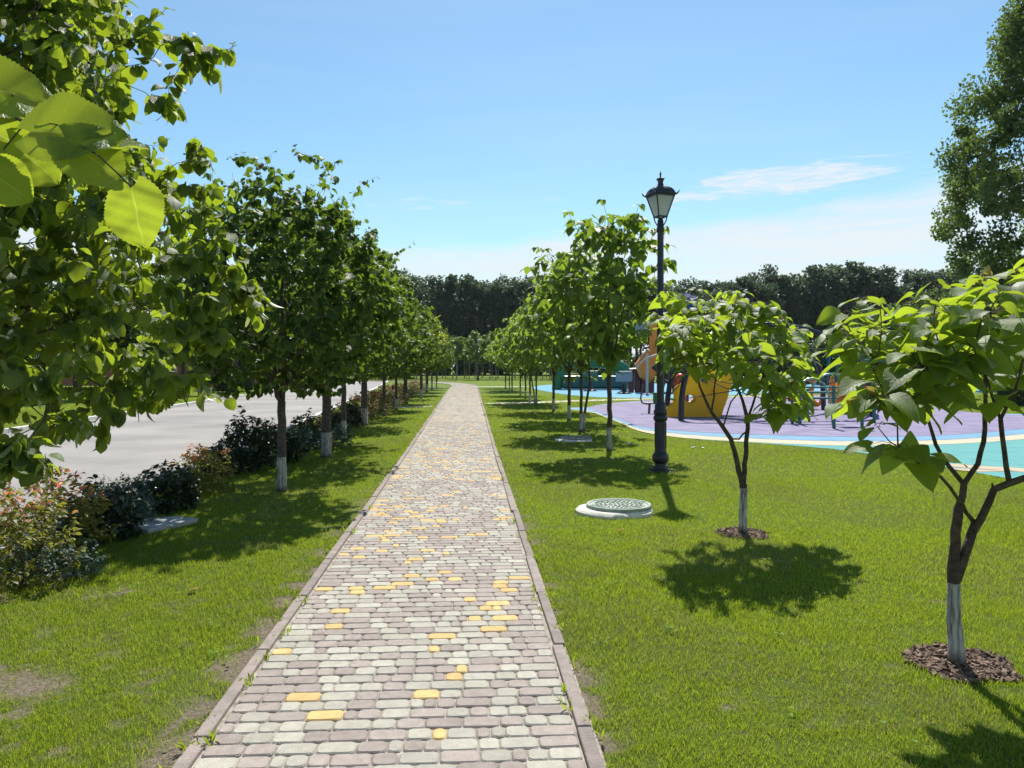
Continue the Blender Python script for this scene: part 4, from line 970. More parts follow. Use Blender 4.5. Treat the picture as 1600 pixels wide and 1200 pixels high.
# poplar rising beyond the right edge
pr = np.random.default_rng(9)
def poplar():
    root = empty('poplar_tree', (25.5, 36, 0), label='tall full poplar rising above everything at the right edge', cat='tree')
    cl = []
    while len(cl) < 420:
        z = pr.uniform(2.5, 19.5); t = (z - 2.5) / 17; rmax = 5.6 * (math.sin(PI * min(1, t * .80 + .17)) ** .75) * (1 - .35 * t); a = pr.uniform(0, 2 * PI); q = math.sqrt(pr.random()); q = .25 + .75 * q
        cl.append((math.cos(a) * rmax * q * (1 + .12 * math.sin(3 * a + z)), math.sin(a) * rmax * q, z + q * .8))
    C = np.array(cl); w = Wood(pr); w.chain([(0, 0, -.1), (0, 0, .5), (.1, 0, 6), (0, .1, 12), (.1, 0, 18.5)], [.42, .32, .25, .16, .03], step=.8, wob=.03)
    w.grow(C[::2], step=.7, minz=2.0, bow=.08, up=1.4); w.finish(.012, 2.4); w.mesh('trunk', M['bark_far'], root)
    per = 220; n = len(C); v = norm(pr.normal(0, 1, (n, per, 3))); q = pr.random((n, per, 1)) ** .5; rad = pr.uniform(.40, .95, n)
    P = (C[:, None] + v * q * rad[:, None, None] * np.array([1, 1, .9])).reshape(-1, 3); m_ = len(P)
    leaves_obj('crown', [(leaves_arrays(P, pr.normal(0, 1, (m_, 3)) - np.array([0, 0, .6]), pr.normal(0, 1, (m_, 3)) + np.array([0, 0, .8]), pr.uniform(.09, .17, m_), T_flat, pr), 0)], [M['poplar']], root)
poplar()

# dark belt of tall trees far behind
fr = np.random.default_rng(404)
protos = []
GF = 'dark belt of tall trees along the horizon'
for k, (h, cr, cz, ch) in enumerate(((19, 4.3, 11.8, 8.0), (20.5, 4.0, 12.5, 8.6), (17.5, 4.6, 10.8, 7.2), (21.5, 4.2, 12.6, 9.4))):
    protos.append(clump_tree('forest_tree', fr, h, cr, cz, ch, 74, 80, .44, .26, M['forest'], M['bark_far'], cs=.33, group=GF))
kinds = ['tall dark leafy tree of the far belt, rounded top against the sky', 'tall narrow dark tree of the far belt along the horizon', 'lower broad dark tree of the far belt along the horizon', 'highest dark tree of the far belt, top rising above its neighbours']
fi = 0; used = set()
def hline(px):   # crown top row wanted at this column
    return float(np.interp(px, [0, 500, 650, 760, 840, 1050, 1130, 1200, 1290, 1350, 1420, 1500, 1700], [420, 415, 409, 415, 413, 424, 431, 418, 403, 402, 408, 404, 400]))
for layer, (Yf, sp, off) in enumerate(((138, 4.4, 0), (147, 5.6, 2.4))):
    x = -70 + off
    while x < 118:
        xx = x + fr.uniform(-1.1, 1.1); yy = Yf + fr.uniform(-3, 3); k = int(fr.integers(0, 4)) if fr.random() < .9 else 3
        px = 800 + xx / yy * 1200
        want = 1.06 * (1.6 + (572 - hline(px)) / 1200 * yy); s = want / (20.4, 21.7, 18.6, 22.4)[k] * fr.uniform(.93, 1.04) * (1.0 if layer == 0 else .97)
        if k not in used: o = protos[k]; used.add(k); o.location = (xx, yy, 0); o.rotation_euler.z = fr.uniform(0, 6); o.scale = (s, s, s); o['label'] = kinds[k]
        else: dup(protos[k], (xx, yy, 0), fr.uniform(0, 6), (s * fr.uniform(.92, 1.1), s * fr.uniform(.92, 1.1), s), kinds[k])
        x += sp * fr.uniform(.85, 1.15)

# young grove at the bend of the path
gp = [clump_tree('young_tree', fr, h, 1.25, h * .72, h * .30, 26, 55, .20, .055, M['grove'], M['pale_bark'], cs=.36, group='grove of thin young trees beyond the bend of the path', trunk_top=.9) for h in (5.2, 4.6, 5.6)]
first = [True] * 3
for r_ in range(5):
    Yg = 88 + r_ * 5.5; x = -26 + (r_ % 2) * 1.1
    while x < 12:
        k = int(fr.integers(0, 3)); pos = (x + fr.uniform(-.4, .4), Yg + fr.uniform(-1, 1), 0)
        if abs(800 + pos[0] / pos[1] * 1200 - 736) < 7 and r_ == 0: x += 2.2; continue
        lb = 'thin young tree with a pale bare stem in the grove beyond the path bend'
        if first[k]: gp[k].location = pos; gp[k]['label'] = lb; first[k] = False
        else: dup(gp[k], pos, fr.uniform(0, 6), fr.uniform(.88, 1.12), lb)
        x += 2.2
# dark shrubs under the far belt and behind the playground
def bush(name, rng, r, h, n, leaf, m, label, cat='shrub', group=None, per=60):
    root = empty(name, label=label, cat=cat, group=group)
    C = ell_points(rng, n, (0, 0, h * .45), (r * .8, r * .8, h * .45), .3, lambda p: p[2] > .08, .15)
    w = Wood(rng)
    for k in range(5): w.chain([(.05 * math.cos(k), .05 * math.sin(k), -.03), (.2 * r * math.cos(k * 1.3), .2 * r * math.sin(k * 1.3), h * .3)], [.02 * r + .004, .012 * r + .003], step=h / 6)
    w.grow(C, step=h / 7, bow=.08); w.finish(.004 * r + .001, 2.4); w.mesh('stem', M['bark_far'], root, k=5)
    rad = r * .30 * rng.uniform(.7, 1.25, n); v = norm(rng.normal(0, 1, (n, per, 3))); q = rng.random((n, per, 1)) ** .45
    P = (C[:, None] + v * q * rad[:, None, None]).reshape(-1, 3); P[:, 2] = np.maximum(P[:, 2], .02); c = len(P)
    leaves_obj('foliage', [(leaves_arrays(P, rng.normal(0, 1, (c, 3)) + v.reshape(-1, 3) * .5, rng.normal(0, .7, (c, 3)) + np.array([0, 0, 1.]), leaf * rng.uniform(.6, 1.3, c), T_tri, rng), 0)], [m], root)
    return root
GB = 'dark bushes below the far trees'
bb = bush('bush', fr, 3.2, 4.6, 40, .42, M['forest'], 'dark dense bush below the far belt of trees', group=GB); bb.location = (-60, 130, 0)
x = -54
while x < 100:
    dup(bb, (x, 131 + fr.uniform(-2.5, 2.5), 0), fr.uniform(0, 6), fr.uniform(.75, 1.2)); x += 5.2
bs = bush('garden_bush', fr, 2.3, 4.2, 40, .24, M['garden'], 'dense green bush behind the playground', group='bushes behind the playground', per=80); bs.location = at(1290, 600, 66).to_2d().to_3d()
for px, Y, s in ((1335, 68, 1.0), (1375, 64, 1.1), (1415, 67, 1.0), (1240, 70, .9), (1195, 70, 1.0), (1150, 72, 1.1), (1455, 69, .9), (1100, 74, .9), (1050, 74, 1.0), (1000, 76, .8), (960, 76, .75), (925, 78, .7)):
    dup(bs, ((px - 800) / 1200 * Y, Y, 0), fr.uniform(0, 6), s * fr.uniform(.9, 1.05))
# two grey-green birches standing in front of the belt at the right
bt = clump_tree('birch_tree', fr, 9.5, 2.3, 6.2, 3.6, 55, 70, .17, .10, M['poplar'], M['pale_bark'], cs=.28, label='light grey-green birch in front of the dark belt, left of the other birch', group='birches beyond the playground'); bt.location = ((1345 - 800) / 1200 * 72, 72, 0); bt.scale = (.85, .85, .85)
dup(bt, ((1432 - 800) / 1200 * 62, 62, 0), 2.0, .82, 'light grey-green birch in front of the dark belt, close to the poplar')
dup(bt, ((1490 - 800) / 1200 * 52, 52, 0), 4.0, .75, 'light grey-green birch half hidden below the tall poplar')

# ------------------------------------------------------------------ street lamp
M['iron'] = mat('black_iron', (.012, .013, .018), .38, base2=(.020, .022, .028), scale=20, spec=.5, bump=.1, bscale=120)
M['iron_rust'] = mat('dull_metal', (.16, .16, .17), .5, base2=(.10, .10, .11), scale=14, metal=.4)
gl = bpy.data.materials.new('frosted_pane'); gl.use_nodes = True; p = gl.node_tree.nodes['Principled BSDF']
p.inputs['Base Color'].default_value = (.72, .74, .74, 1); p.inputs['Roughness'].default_value = .35
tr_ = gl.node_tree.nodes.new('ShaderNodeBsdfTranslucent'); tr_.inputs[0].default_value = (.8, .84, .82, 1); tp_ = gl.node_tree.nodes.new('ShaderNodeBsdfTransparent')
m1 = gl.node_tree.nodes.new('ShaderNodeMixShader'); m1.inputs[0].default_value = .5; m2 = gl.node_tree.nodes.new('ShaderNodeMixShader'); m2.inputs[0].default_value = .22
gl.node_tree.links.new(p.outputs[0], m1.inputs[1]); gl.node_tree.links.new(tr_.outputs[0], m1.inputs[2]); gl.node_tree.links.new(m1.outputs[0], m2.inputs[1]); gl.node_tree.links.new(tp_.outputs[0], m2.inputs[2])
gl.node_tree.links.new(m2.outputs[0], gl.node_tree.nodes['Material Output'].inputs[0]); M['pane'] = gl
def lamp(loc, label, s=1.0, group=None):
    root = empty('street_lamp', loc, R(20), label, 'street lamp', group, s)
    b = MB()
    b.lathe([(.19, -.05), (.19, .012), (.15, .02), (.148, .045), (.115, .06), (.110, .09)], sq=8)
    for k in range(4): a = PI / 4 + k * PI / 2; b.lathe([(.016, .012), (.016, .04), (.006, .045)], (math.cos(a) * .155, math.sin(a) * .155, 0), k=8)
    b.build('base', M['iron'], root, smooth=True)
    b = MB(); b.lathe([(.085, .085), (.083, .13), (.118, .16), (.124, .20), (.122, .25), (.098, .29), (.088, .30), (.088, .34), (.082, .35), (.081, .76), (.088, .765), (.104, .79), (.108, .82), (.096, .85), (.090, .86), (.102, .885), (.104, .91), (.094, .935), (.086, .95), (.088, 1.00), (.076, 1.03), (.060, 1.05),
                       (.056, 1.10), (.053, 2.26), (.060, 2.275), (.062, 2.30), (.060, 2.325), (.050, 2.34), (.047, 3.62), (.056, 3.63), (.062, 3.66), (.060, 3.69), (.048, 3.71), (.045, 3.80), (.03, 3.84)], k=24)
    for k in range(8): a = k * PI / 4; b.tube([(math.cos(a) * .083, math.sin(a) * .083, .36), (math.cos(a) * .083, math.sin(a) * .083, .75)], .010, 6)
    b.build('pole', M['iron'], root, smooth=True)
    lan = MB(); q = math.sqrt(2)
    lo, hi, z0, z1 = .070, .150, 3.86, 4.17
    for sx_, sy_ in ((1, 1), (-1, 1), (-1, -1), (1, -1)):
        lan.tube([(sx_ * .030, sy_ * .030, 3.72), (sx_ * .062, sy_ * .062, 3.80), (sx_ * lo, sy_ * lo, z0), (sx_ * hi, sy_ * hi, z1)], [.009, .009, .010, .011], 6)
    for z, h in ((z0, lo), (z1, hi)):
        for k in range(4):
            a = k * PI / 2; c = Vector((math.cos(a) * h, math.sin(a) * h, z)); lan.box(c, (.018, 2 * h + .018, .020), a)
    lan.build('lantern_frame', M['iron'], root, smooth=True)
    for k in range(4):
        g_ = MB(); a = k * PI / 2; rot = Matrix.Rotation(a, 3, 'Z'); e = .004
        g_.V += [rot @ Vector(v) for v in ((lo - e, -lo, z0), (lo - e, lo, z0), (hi - e, hi, z1), (hi - e, -hi, z1), (lo - 2 * e, -lo, z0), (lo - 2 * e, lo, z0), (hi - 2 * e, hi, z1), (hi - 2 * e, -hi, z1))]
        for f in ((0, 1, 2, 3), (7, 6, 5, 4), (0, 4, 5, 1), (1, 5, 6, 2), (2, 6, 7, 3), (3, 7, 4, 0)): g_._f(f)
        g_.build('lantern_pane', M['pane'], root)
    bu = MB(); bu.lathe([(.018, 3.80), (.022, 3.90), (.03, 3.96), (.035, 4.02), (.025, 4.08), (.01, 4.10)], k=12); bu.build('bulb', mat('bulb_glass', (.7, .72, .66), .2), root, smooth=True)
    rf = MB(); rot = PI / 4
    rf.lathe([(hi * q * 1.0, z1 - .005), (hi * q * 1.16, z1 + .018), (hi * q * 1.18, z1 + .030), (hi * q * 1.06, z1 + .050), (hi * q * .98, z1 + .085), (hi * q * .80, z1 + .120), (hi * q * .52, z1 + .150), (hi * q * .28, z1 + .165), (.050, z1 + .175), (.040, z1 + .20), (.045, z1 + .235), (.066, z1 + .262), (.066, z1 + .272), (.030, z1 + .285), (.012, z1 + .295), (.011, z1 + .325), (.020, z1 + .338), (.011, z1 + .350), (.003, z1 + .385)], sq=4, rot=rot)
    for k in range(4):
        a = rot + k * PI / 2; c, s_ = math.cos(a), math.sin(a); r0 = hi * q
        rf.tube([(c * r0 * .95, s_ * r0 * .95, z1 + .02), (c * r0 * 1.15, s_ * r0 * 1.15, z1 + .022), (c * r0 * 1.30, s_ * r0 * 1.30, z1 + .048), (c * r0 * 1.36, s_ * r0 * 1.36, z1 + .075)], [.016, .014, .010, .004], 6)
        a2 = k * PI / 2; n_ = len(rf.V); rr = Matrix.Rotation(a2, 3, 'Z')      # raised crest in the middle of each eave
        pts = [(hi * 1.02, -.09, z1 + .03), (hi * .98, -.055, z1 + .075), (hi * .93, 0, z1 + .10), (hi * .98, .055, z1 + .075), (hi * 1.02, .09, z1 + .03)]
        rf.tube([rr @ Vector(v) for v in pts], [.012, .014, .016, .014, .012], 6)
    rf.build('lantern_roof', M['iron'], root, smooth=True)
    return root
lp = lamp(G(1032, 737), 'black cast street lamp with a glass lantern standing on the right lawn')
lamp2 = lamp((-53 / 1200 * 86.0, 86.0, 0), 'distant black street lamp in front of the thin grove at the path bend', 1.0)

# ------------------------------------------------------------------ manholes
M['cover_green'] = mat('cast_cover_green', (.34, .39, .32), .7, base2=(.22, .27, .22), scale=14, bump=.2)
M['cover_grey'] = mat('cast_cover_grey', (.26, .28, .28), .7, base2=(.18, .19, .19), scale=14)
M['ring'] = mat('ring_concrete', (.74, .71, .62), .9, base2=(.54, .51, .44), scale=9, bump=.4, bscale=45)
def manhole(x, y, r, h, label, m):
    root = empty('manhole', (x, y, 0), .3, label, 'manhole')
    b = MB(); rr = random.Random(5); prof = [(r + .065, -.05), (r + .06, h * .35), (r + .035, h * .62), (r + .01, h * .7), (r * .5, h * .7)]; n = 48; base = 0
    for pr_, z in prof:
        for j in range(n):
            a = 2 * PI * j / n; wob = 1 + .035 * math.sin(2 * a + 1) + .02 * math.sin(5 * a + z * 9) + rr.uniform(-.006, .006); b.V.append(Vector((math.cos(a) * pr_ * wob - (.05 if pr_ > r else 0), math.sin(a) * pr_ * wob, z)))
    for i in range(len(prof) - 1):
        for j in range(n): b._f((i * n + j, i * n + (j + 1) % n, (i + 1) * n + (j + 1) % n, (i + 1) * n + j))
    b._f([(len(prof) - 1) * n + j for j in range(n)]); b.build('concrete_ring', M['ring'], root, smooth=True)
    b = MB(); z0 = h * .74; b.lathe([(r * .97, z0 - .012), (r, z0), (r, z0 + .022), (r * .985, z0 + .030), (r * .90, z0 + .030), (r * .88, z0 + .022), (.001, z0 + .022)], k=56)
    b.lathe([(r * .80, z0 + .020), (r * .80, z0 + .029), (r * .75, z0 + .029), (r * .75, z0 + .020)], k=48)
    for q, cnt in ((.14, 6), (.28, 12), (.42, 18), (.56, 26), (.68, 32)):
        for k in range(cnt):
            a = 2 * PI * k / cnt + q; b.box((math.cos(a) * r * q, math.sin(a) * r * q, z0 + .026), (.034 * (1 if k % 2 else .7), .014, .010), a + (PI / 4 if k % 2 else -PI / 4), bev=.002)
    for a in (.1, .1 + PI): b.box((math.cos(a) * r * .9, math.sin(a) * r * .9, z0 + .032), (.04, .03, .008), a, bev=.002)
    b.build('cover', m, root, smooth=False); return root
manhole(1.17, 8.42, .355, .085, 'round patterned green-grey drain cover on a pale concrete ring in the right lawn', M['cover_green'])
manhole(1.37, 16.5, .34, .06, 'grey round drain cover lying in the tree shade beside the two-stemmed catalpa', M['cover_grey'])

# ------------------------------------------------------------------ bark mulch
M['chip'] = mat('bark_chips', (.27, .18, .125), .9, base2=(.07, .042, .03), scale=24, attr=.45, bump=.3)
M['mulch_soil'] = mat('mulch_soil', (.09, .065, .05), .95, base2=(.05, .035, .03), scale=30, bump=.6)
for i, (mx_, my_, r_) in enumerate(MULCH):
    rg = np.random.default_rng(70 + i); V = []; Lp = []; St = []; Rn = []; n = 46
    root = empty('mulch_bed', (mx_, my_, 0)); tag(root, ('ring of brown bark mulch around the nearest catalpa', 'ring of brown bark mulch around the small catalpa by the lamp')[i], 'mulch', kind='stuff')
    b = MB(); ring = [(mx0 * r_ * 1.02 * (1 + .05 * math.sin(5 * a)), my0 * r_ * 1.02 * (1 + .05 * math.sin(5 * a)), .006) for a in [2 * PI * k / 40 for k in range(40)] for mx0, my0 in [(math.cos(a), math.sin(a))]]; b.quad(ring); b.build('soil', M['mulch_soil'], root)
    for k in range(620):
        a = rg.uniform(0, 2 * PI); q = math.sqrt(rg.random()) * r_ * 1.04 * (1 + .08 * math.sin(5 * a)); c = np.array([math.cos(a) * q, math.sin(a) * q, .010 + rg.random() * .022 * (1.2 - q / r_)])
        l, w_, h_ = rg.uniform(.008, .030), rg.uniform(.005, .014), rg.uniform(.002, .005); rot = np.array(Matrix.Rotation(rg.uniform(0, 6.28), 3, 'Z') @ Matrix.Rotation(rg.normal(0, .45), 3, 'X') @ Matrix.Rotation(rg.normal(0, .35), 3, 'Y'))
        cs_ = np.array([(x, y, z) for z in (-h_, h_) for x, y in ((-l, -w_ * .7), (l * .8, -w_), (l, w_ * .8), (-l * .9, w_))]) @ rot.T + c; v0 = len(V); V += cs_.tolist(); Rn += [rg.random()] * 8
        for f in ((3, 2, 1, 0), (4, 5, 6, 7), (0, 1, 5, 4), (1, 2, 6, 5), (2, 3, 7, 6), (3, 0, 4, 7)): St.append(len(Lp)); Lp += [v0 + q_ for q_ in f]
    np_mesh('chips', V, Lp, St, M['chip'], root, rnd=Rn, smooth=False)

# ------------------------------------------------------------------ shrubs along the kerb
M['spirea'] = leaf_mat('spirea_leaf', (.10, .12, .015), (.20, .19, .03), (.42, .42, .05), tmix=.35, rough=.5, spec=.35, tip=(.50, .12, .07))
M['spirea_dull'] = leaf_mat('spirea_dull_leaf', (.10, .09, .03), (.22, .15, .05), (.36, .28, .07), tmix=.3, rough=.55, spec=.3, tip=(.30, .10, .06))
M['peony'] = leaf_mat('peony_leaf', (.018, .036, .012), (.036, .060, .018), (.09, .14, .02), tmix=.22, rough=.42, spec=.5, tip=(.05, .035, .02))
M['juniper'] = leaf_mat('juniper_needles', (.05, .10, .065), (.09, .15, .10), (.08, .14, .07), tmix=.2, rough=.6)
T_shrub = [leaf_tpl(4, 2, 'lance', .25, .25 + .1 * i, .03, seed=i) for i in range(3)]
def shrub(name, rng, r, h, nst, size, m, label, group, tipred=True, spread=1.0, droopy=.2):
    w = Wood(rng); roots = []
    for k in range(9):
        a = 2 * PI * k / 9 + rng.normal(0, .3); q = r * .22 * rng.random()
        w.chain([(math.cos(a) * q, math.sin(a) * q, -.02), (math.cos(a) * (q + r * .15), math.sin(a) * (q + r * .15), h * .25)], [.006, .005], step=.05)
    T = []
    while len(T) < nst:
        v = rng.normal(0, 1, 3); v[2] = abs(v[2]); v /= np.linalg.norm(v); q = (.35 + .65 * rng.random()) ** .7 * (1 + .14 * math.sin(6 * v[0] + 3) * math.cos(5 * v[1]))
        T.append((v[0] * r * q, v[1] * r * q, max(.05, h * (.12 + .88 * v[2] * q) + rng.normal(0, .04))))
    w.grow(T, step=.045, up=.9, bow=.10); w.finish(.0016, 2.5)
    root = empty(name, label=label, cat='shrub', group=group); w.mesh('stem', M['bark_far'], root, k=5)
    P, D, N, S = twig_leaves(w, rng, 9, size, droop=droopy, sub=3, skip=.05, spread=.8); P = np.array(P); z = P[:, 2] / h
    rnd = np.clip(rng.random(len(P)) * .72 + (1.7 * (z - .45)) * (1 if tipred else 0) * (rng.random(len(P)) > .5) + .22 * vnoise(P[:, 0] * 5 + 9, P[:, 1] * 5) * (z > .7) * tipred, 0, 1)
    leaves_obj('foliage', [(leaves_arrays(P, D, N, S, T_shrub, rng, rnd), 0)], [M[m]], root)
    return root
sr = np.random.default_rng(55)
GS = 'low shrubs along the near edge of the road'
def place(o, px, py, s=1.0): o.location = G(px, py); o.scale = (s, s, s); return o
s1 = place(shrub('spirea_shrub', sr, .55, .78, 420, .052, 'spirea', 'bushy spirea with yellow-green and orange leaves at the lower left edge', GS), 6, 915, 1.0)
s2 = place(shrub('spirea_shrub', sr, .46, .74, 380, .052, 'spirea', 'spirea with bright orange-red tips, second shrub from the left edge', GS), 92, 868, 1.0)
s3 = place(shrub('peony_bush', sr, .42, .60, 320, .075, 'peony', 'dark green peony bush left of the grey slab in the grass', GS), 160, 842, .88)
s4 = place(shrub('peony_bush', sr, .40, .58, 320, .075, 'peony', 'dark peony bush right behind the grey slab', GS), 258, 798, .90)
s5 = place(shrub('spirea_shrub', sr, .44, .62, 320, .050, 'spirea', 'golden spirea with a reddish top between two dark peony bushes', GS), 318, 768, 1.0)
s6 = place(shrub('peony_bush', sr, .42, .90, 420, .080, 'peony', 'tallest dark peony bush, pointed top against the grey road', GS), 388, 735, 1.0)
pd = [(s4, 345, 742, 1.0, 'dark peony bush between the golden spirea and the tallest peony'), (s3, 432, 722, 1.25, 'dark peony bush behind the trunk of the second linden'), (s6, 478, 700, .92, 'broad dark peony bush just left of the third linden trunk'), (s5, 492, 692, 1.0, 'golden spirea half hidden behind the third linden trunk'),
      (s4, 520, 682, 1.3, 'dark peony bush between the third and fourth lindens'), (s6, 548, 668, .9, 'dark peony bush between the fourth and fifth lindens')]
for src, px, py, s_, lb in pd: dup(src, G(px, py), sr.uniform(0, 6), s_ * .86, lb)
s7 = place(shrub('spirea_shrub', sr, .65, .85, 300, .060, 'spirea_dull', 'brownish golden spirea behind the fifth linden trunk', GS), 556, 662, 1.05)
for px, py, lb in ((578, 652, 'brownish spirea right of the fifth linden'), (590, 645, 'brownish spirea just before the sixth linden'), (603, 638, 'brownish spirea beside the sixth linden'), (615, 632, 'brownish spirea between the sixth and seventh lindens'), (628, 625, 'brownish spirea beside the eighth linden'), (643, 617, 'brownish spirea beside the ninth linden'), (654, 612, 'reddish spirea farthest down the left row')):
    dup(s7, G(px, py), sr.uniform(0, 6), sr.uniform(.95, 1.25), lb)
j1 = place(shrub('juniper_shrub', sr, .36, .30, 300, .030, 'juniper', 'small blue-green juniper at the foot of the first spirea', 'small junipers among the shrubs', tipred=False, droopy=0), 92, 905, 1.0)
dup(j1, G(186, 822), 1.0, 1.2, 'small blue-green juniper beside the grey slab'); dup(j1, G(198, 788), 2.0, 1.2, 'small blue-green juniper between the road kerb and the slab'); dup(j1, G(512, 700), 2.0, 1.6, 'blue-green juniper at the foot of the third linden'); dup(j1, G(462, 706), 2.0, 1.6, 'blue-green juniper behind the second linden trunk')
# grey slab beside the bushes
b = MB(); c = G(238, 822); b.box((c.x, c.y, .015), (.5, .5, .06), R(12), bev=.01); b.box((c.x + .22, c.y - .12, .03), (.14, .6, .05), R(-25), bev=.008)
tag(b.build('concrete_slab', M['concrete']), 'flat grey concrete slab lying in the grass between two dark bushes', 'slab')

# ------------------------------------------------------------------ playground
def paint(name, c, rough=.35, v=.12): return mat(name, c, rough, base2=tuple(q * (1 - v) for q in c), scale=3, spec=.5)
M['yellow'] = leaf_mat('yellow_plastic', (.92, .60, .02), (.92, .60, .02), (1.0, .78, .03), tmix=.5, rough=.3, spec=.5); M['red'] = paint('red_plastic', (.62, .035, .03)); M['orange'] = paint('orange_plastic', (.80, .26, .03))
M['black'] = paint('navy_steel', (.014, .018, .035)); M['green_p'] = paint('green_plastic', (.02, .20, .09)); M['pale_green'] = paint('pale_green_tube', (.16, .42, .30))
M['teal'] = paint('teal_paint', (.015, .14, .14)); M['blue_p'] = paint('blue_plastic', (.03, .07, .55)); M['grey_p'] = paint('grey_panel', (.22, .30, .36)); M['silver'] = paint('silver_tube', (.42, .43, .44))
M['maroon'] = paint('maroon_panel', (.12, .02, .04)); M['magenta'] = paint('magenta_plastic', (.5, .03, .14)); M['white_p'] = paint('white_paint', (.78, .77, .74)); M['rope'] = paint('black_rope', (.03, .03, .04), .8)
M['tan'] = paint('tan_wall', (.52, .42, .29), .85); M['brick'] = mat('brick_red', (.40, .17, .11), .9, base2=(.30, .12, .08), scale=18)
def outline_obj(name, loops, thick, bev, m, parent, mtx):
    """cut-out panel: closed outlines (holes allowed) extruded to a thickness"""
    cu = bpy.data.curves.new(name, 'CURVE'); cu.dimensions = '2D'; cu.fill_mode = 'BOTH'; cu.extrude = thick / 2; cu.bevel_depth = bev; cu.bevel_resolution = 3; cu.resolution_u = 6
    for lp_ in loops:
        sp = cu.splines.new('BEZIER'); sp.bezier_points.add(len(lp_) - 1)
        for q, p in zip(sp.bezier_points, lp_): q.co = (p[0], p[1], 0); q.handle_left_type = q.handle_right_type = 'AUTO'
        sp.use_cyclic_u = True
    tmp = bpy.data.objects.new('tmp', cu); col.objects.link(tmp); dg = bpy.context.evaluated_depsgraph_get(); me = bpy.data.meshes.new_from_object(tmp.evaluated_get(dg)); bpy.data.objects.remove(tmp)
    me.transform(mtx); me.materials.clear(); me.materials.append(m)
    me.polygons.foreach_set('use_smooth', [True] * len(me.polygons))
    try: me.set_sharp_from_angle(angle=R(45))
    except Exception: pass
    me.name = name; o = bpy.data.objects.new(name, me); col.objects.link(o); o.parent = parent; return o
def arc(p0, p1, h, n=18, sh=1.0):
    p0, p1 = Vector(p0), Vector(p1); o = []
    for i in range(n + 1):
        a = PI * i / n; t = .5 - .5 * math.cos(a); q = p0.lerp(p1, t); q.z += h * max(0.0, math.sin(a)) ** sh; o.append(q)
    return o

# yellow wave-shaped climbing panel with holes
Yp = 24.0; sc = Yp / 1200 * .96
o0 = ((1046 - 800) * sc, Yp, 0)
root = empty('climbing_wall', o0, label='big yellow wave-shaped climbing panel with round holes behind the small catalpa', cat='play structure')
def yp(l): return [((x - 1046) * sc, (652 - y) * sc + .02) for x, y in l]
outer = yp([(1046, 650), (1048, 643), (1058, 636), (1067, 626), (1068, 608), (1076, 601), (1086, 599), (1087, 590), (1092, 581), (1102, 576), (1112, 571), (1124, 573), (1134, 582), (1143, 580), (1150, 566), (1162, 563), (1170, 574), (1160, 590), (1150, 604), (1146, 620), (1140, 636), (1133, 651), (1090, 652.5)])
hole1 = yp([(1077, 618), (1087, 613), (1098, 617), (1099, 625), (1089, 632), (1078, 628)]); hole2 = yp([(1102, 592), (1109, 586), (1117, 591), (1118, 599), (1110, 599)]); hole3 = yp([(1119, 609), (1124, 606), (1129, 610), (1124, 614)])
mt = Matrix.Rotation(R(90), 4, 'X')
outline_obj('side_panel', [outer, hole1, hole2, hole3], .30, .06, M['yellow'], root, mt)
outline_obj('rear_panel', [outer, hole1, hole2, hole3], .12, .04, M['yellow'], root, Matrix.Translation((.25, 1.1, 0)) @ mt)
b = MB()
for x, z in ((.5, .55), (.9, .75), (1.35, 1.0), (1.7, 1.15)): b.box((x, .6, z), (.32, 1.1, .07), 0, bev=.02)
b.build('step', M['green_p'], root)
b = MB(); b.lathe([(.02, -.05), (.16, -.04), (.18, 0), (.15, .05), (.02, .06)], k=20); o = b.build('window_bubble', M['blue_p'], root, smooth=True); o.location = (1.28, -.05, 1.15); o.rotation_euler = (R(90), 0, 0)
root = empty('play_post', ((1063 - 800) / 1200 * 25.6, 25.6, 0), label='bright red round post left of the yellow climbing panel', cat='play structure')
b = MB(); b.lathe([(.17, 0), (.20, .02), (.20, 1.15), (.17, 1.25), (.08, 1.34), (.03, 1.36)], k=20); b.build('post', M['red'], root, smooth=True); b = MB(); b.lathe([(.28, 0), (.28, .04), (.2, .05)], k=20); b.build('foot', M['black'], root, smooth=True)

# climbing dome: curved steel arches with a rope net
root = empty('climbing_dome', (8.2, 24.6, 0), label='large climbing dome of curved black steel arches with a rope net, beyond the small catalpa', cat='play structure')
O = Vector((8.2, 24.6, 0)); archs = [((1064, 658), (11.2, 27.6), 3.1), ((1042, 651), (11.2, 23.9), 2.9), ((1216, 661), (6.4, 28.2), 2.75), ((1256, 646), (5.2, 27.0), 2.5)]
AP = []
for p0, p1, h in archs:
    a = G(*p0) - O; a.z = 0; pts = arc(a, Vector((p1[0], p1[1], 0)) - O, h, 26, .75); AP.append(pts); b = MB(); b.tube(pts, .085, 10); b.build('arch', M['black'], root, smooth=True)
for q, hh in ((.11, .55), (.2, .3)):
    b = MB(); pts = arc(Vector((1.0, -1.4, 1.1)), Vector((3.4, 1.6, .0)), 1.6 + q, 20, .8); b.tube([p + Vector((q * 3, 0, 0)) for p in pts], .055, 8); b.build('arch', M['teal'], root, smooth=True)
b = MB()
for i in range(3, 24, 3):
    ring = [AP[0][i], AP[3][26 - i], AP[1][26 - i], AP[2][i]]
    for k in range(4):
        p, q = ring[k], ring[(k + 1) % 4]; m_ = (p + q) / 2; m_.z -= .25; b.tube([p, p.lerp(m_, .5) + Vector((0, 0, -.03)), m_, q.lerp(m_, .5) + Vector((0, 0, -.03)), q], .014, 5)
for k in range(4):
    A1, A2 = AP[k], AP[(k + 1) % 4]
    for i in range(4, 24, 4): b.tube([A1[i], (A1[i] + A2[max(0, i - 3)]) / 2 - Vector((0, 0, .15)), A2[max(0, i - 3)]], .014, 5)
b.build('rope_net', M['rope'], root)

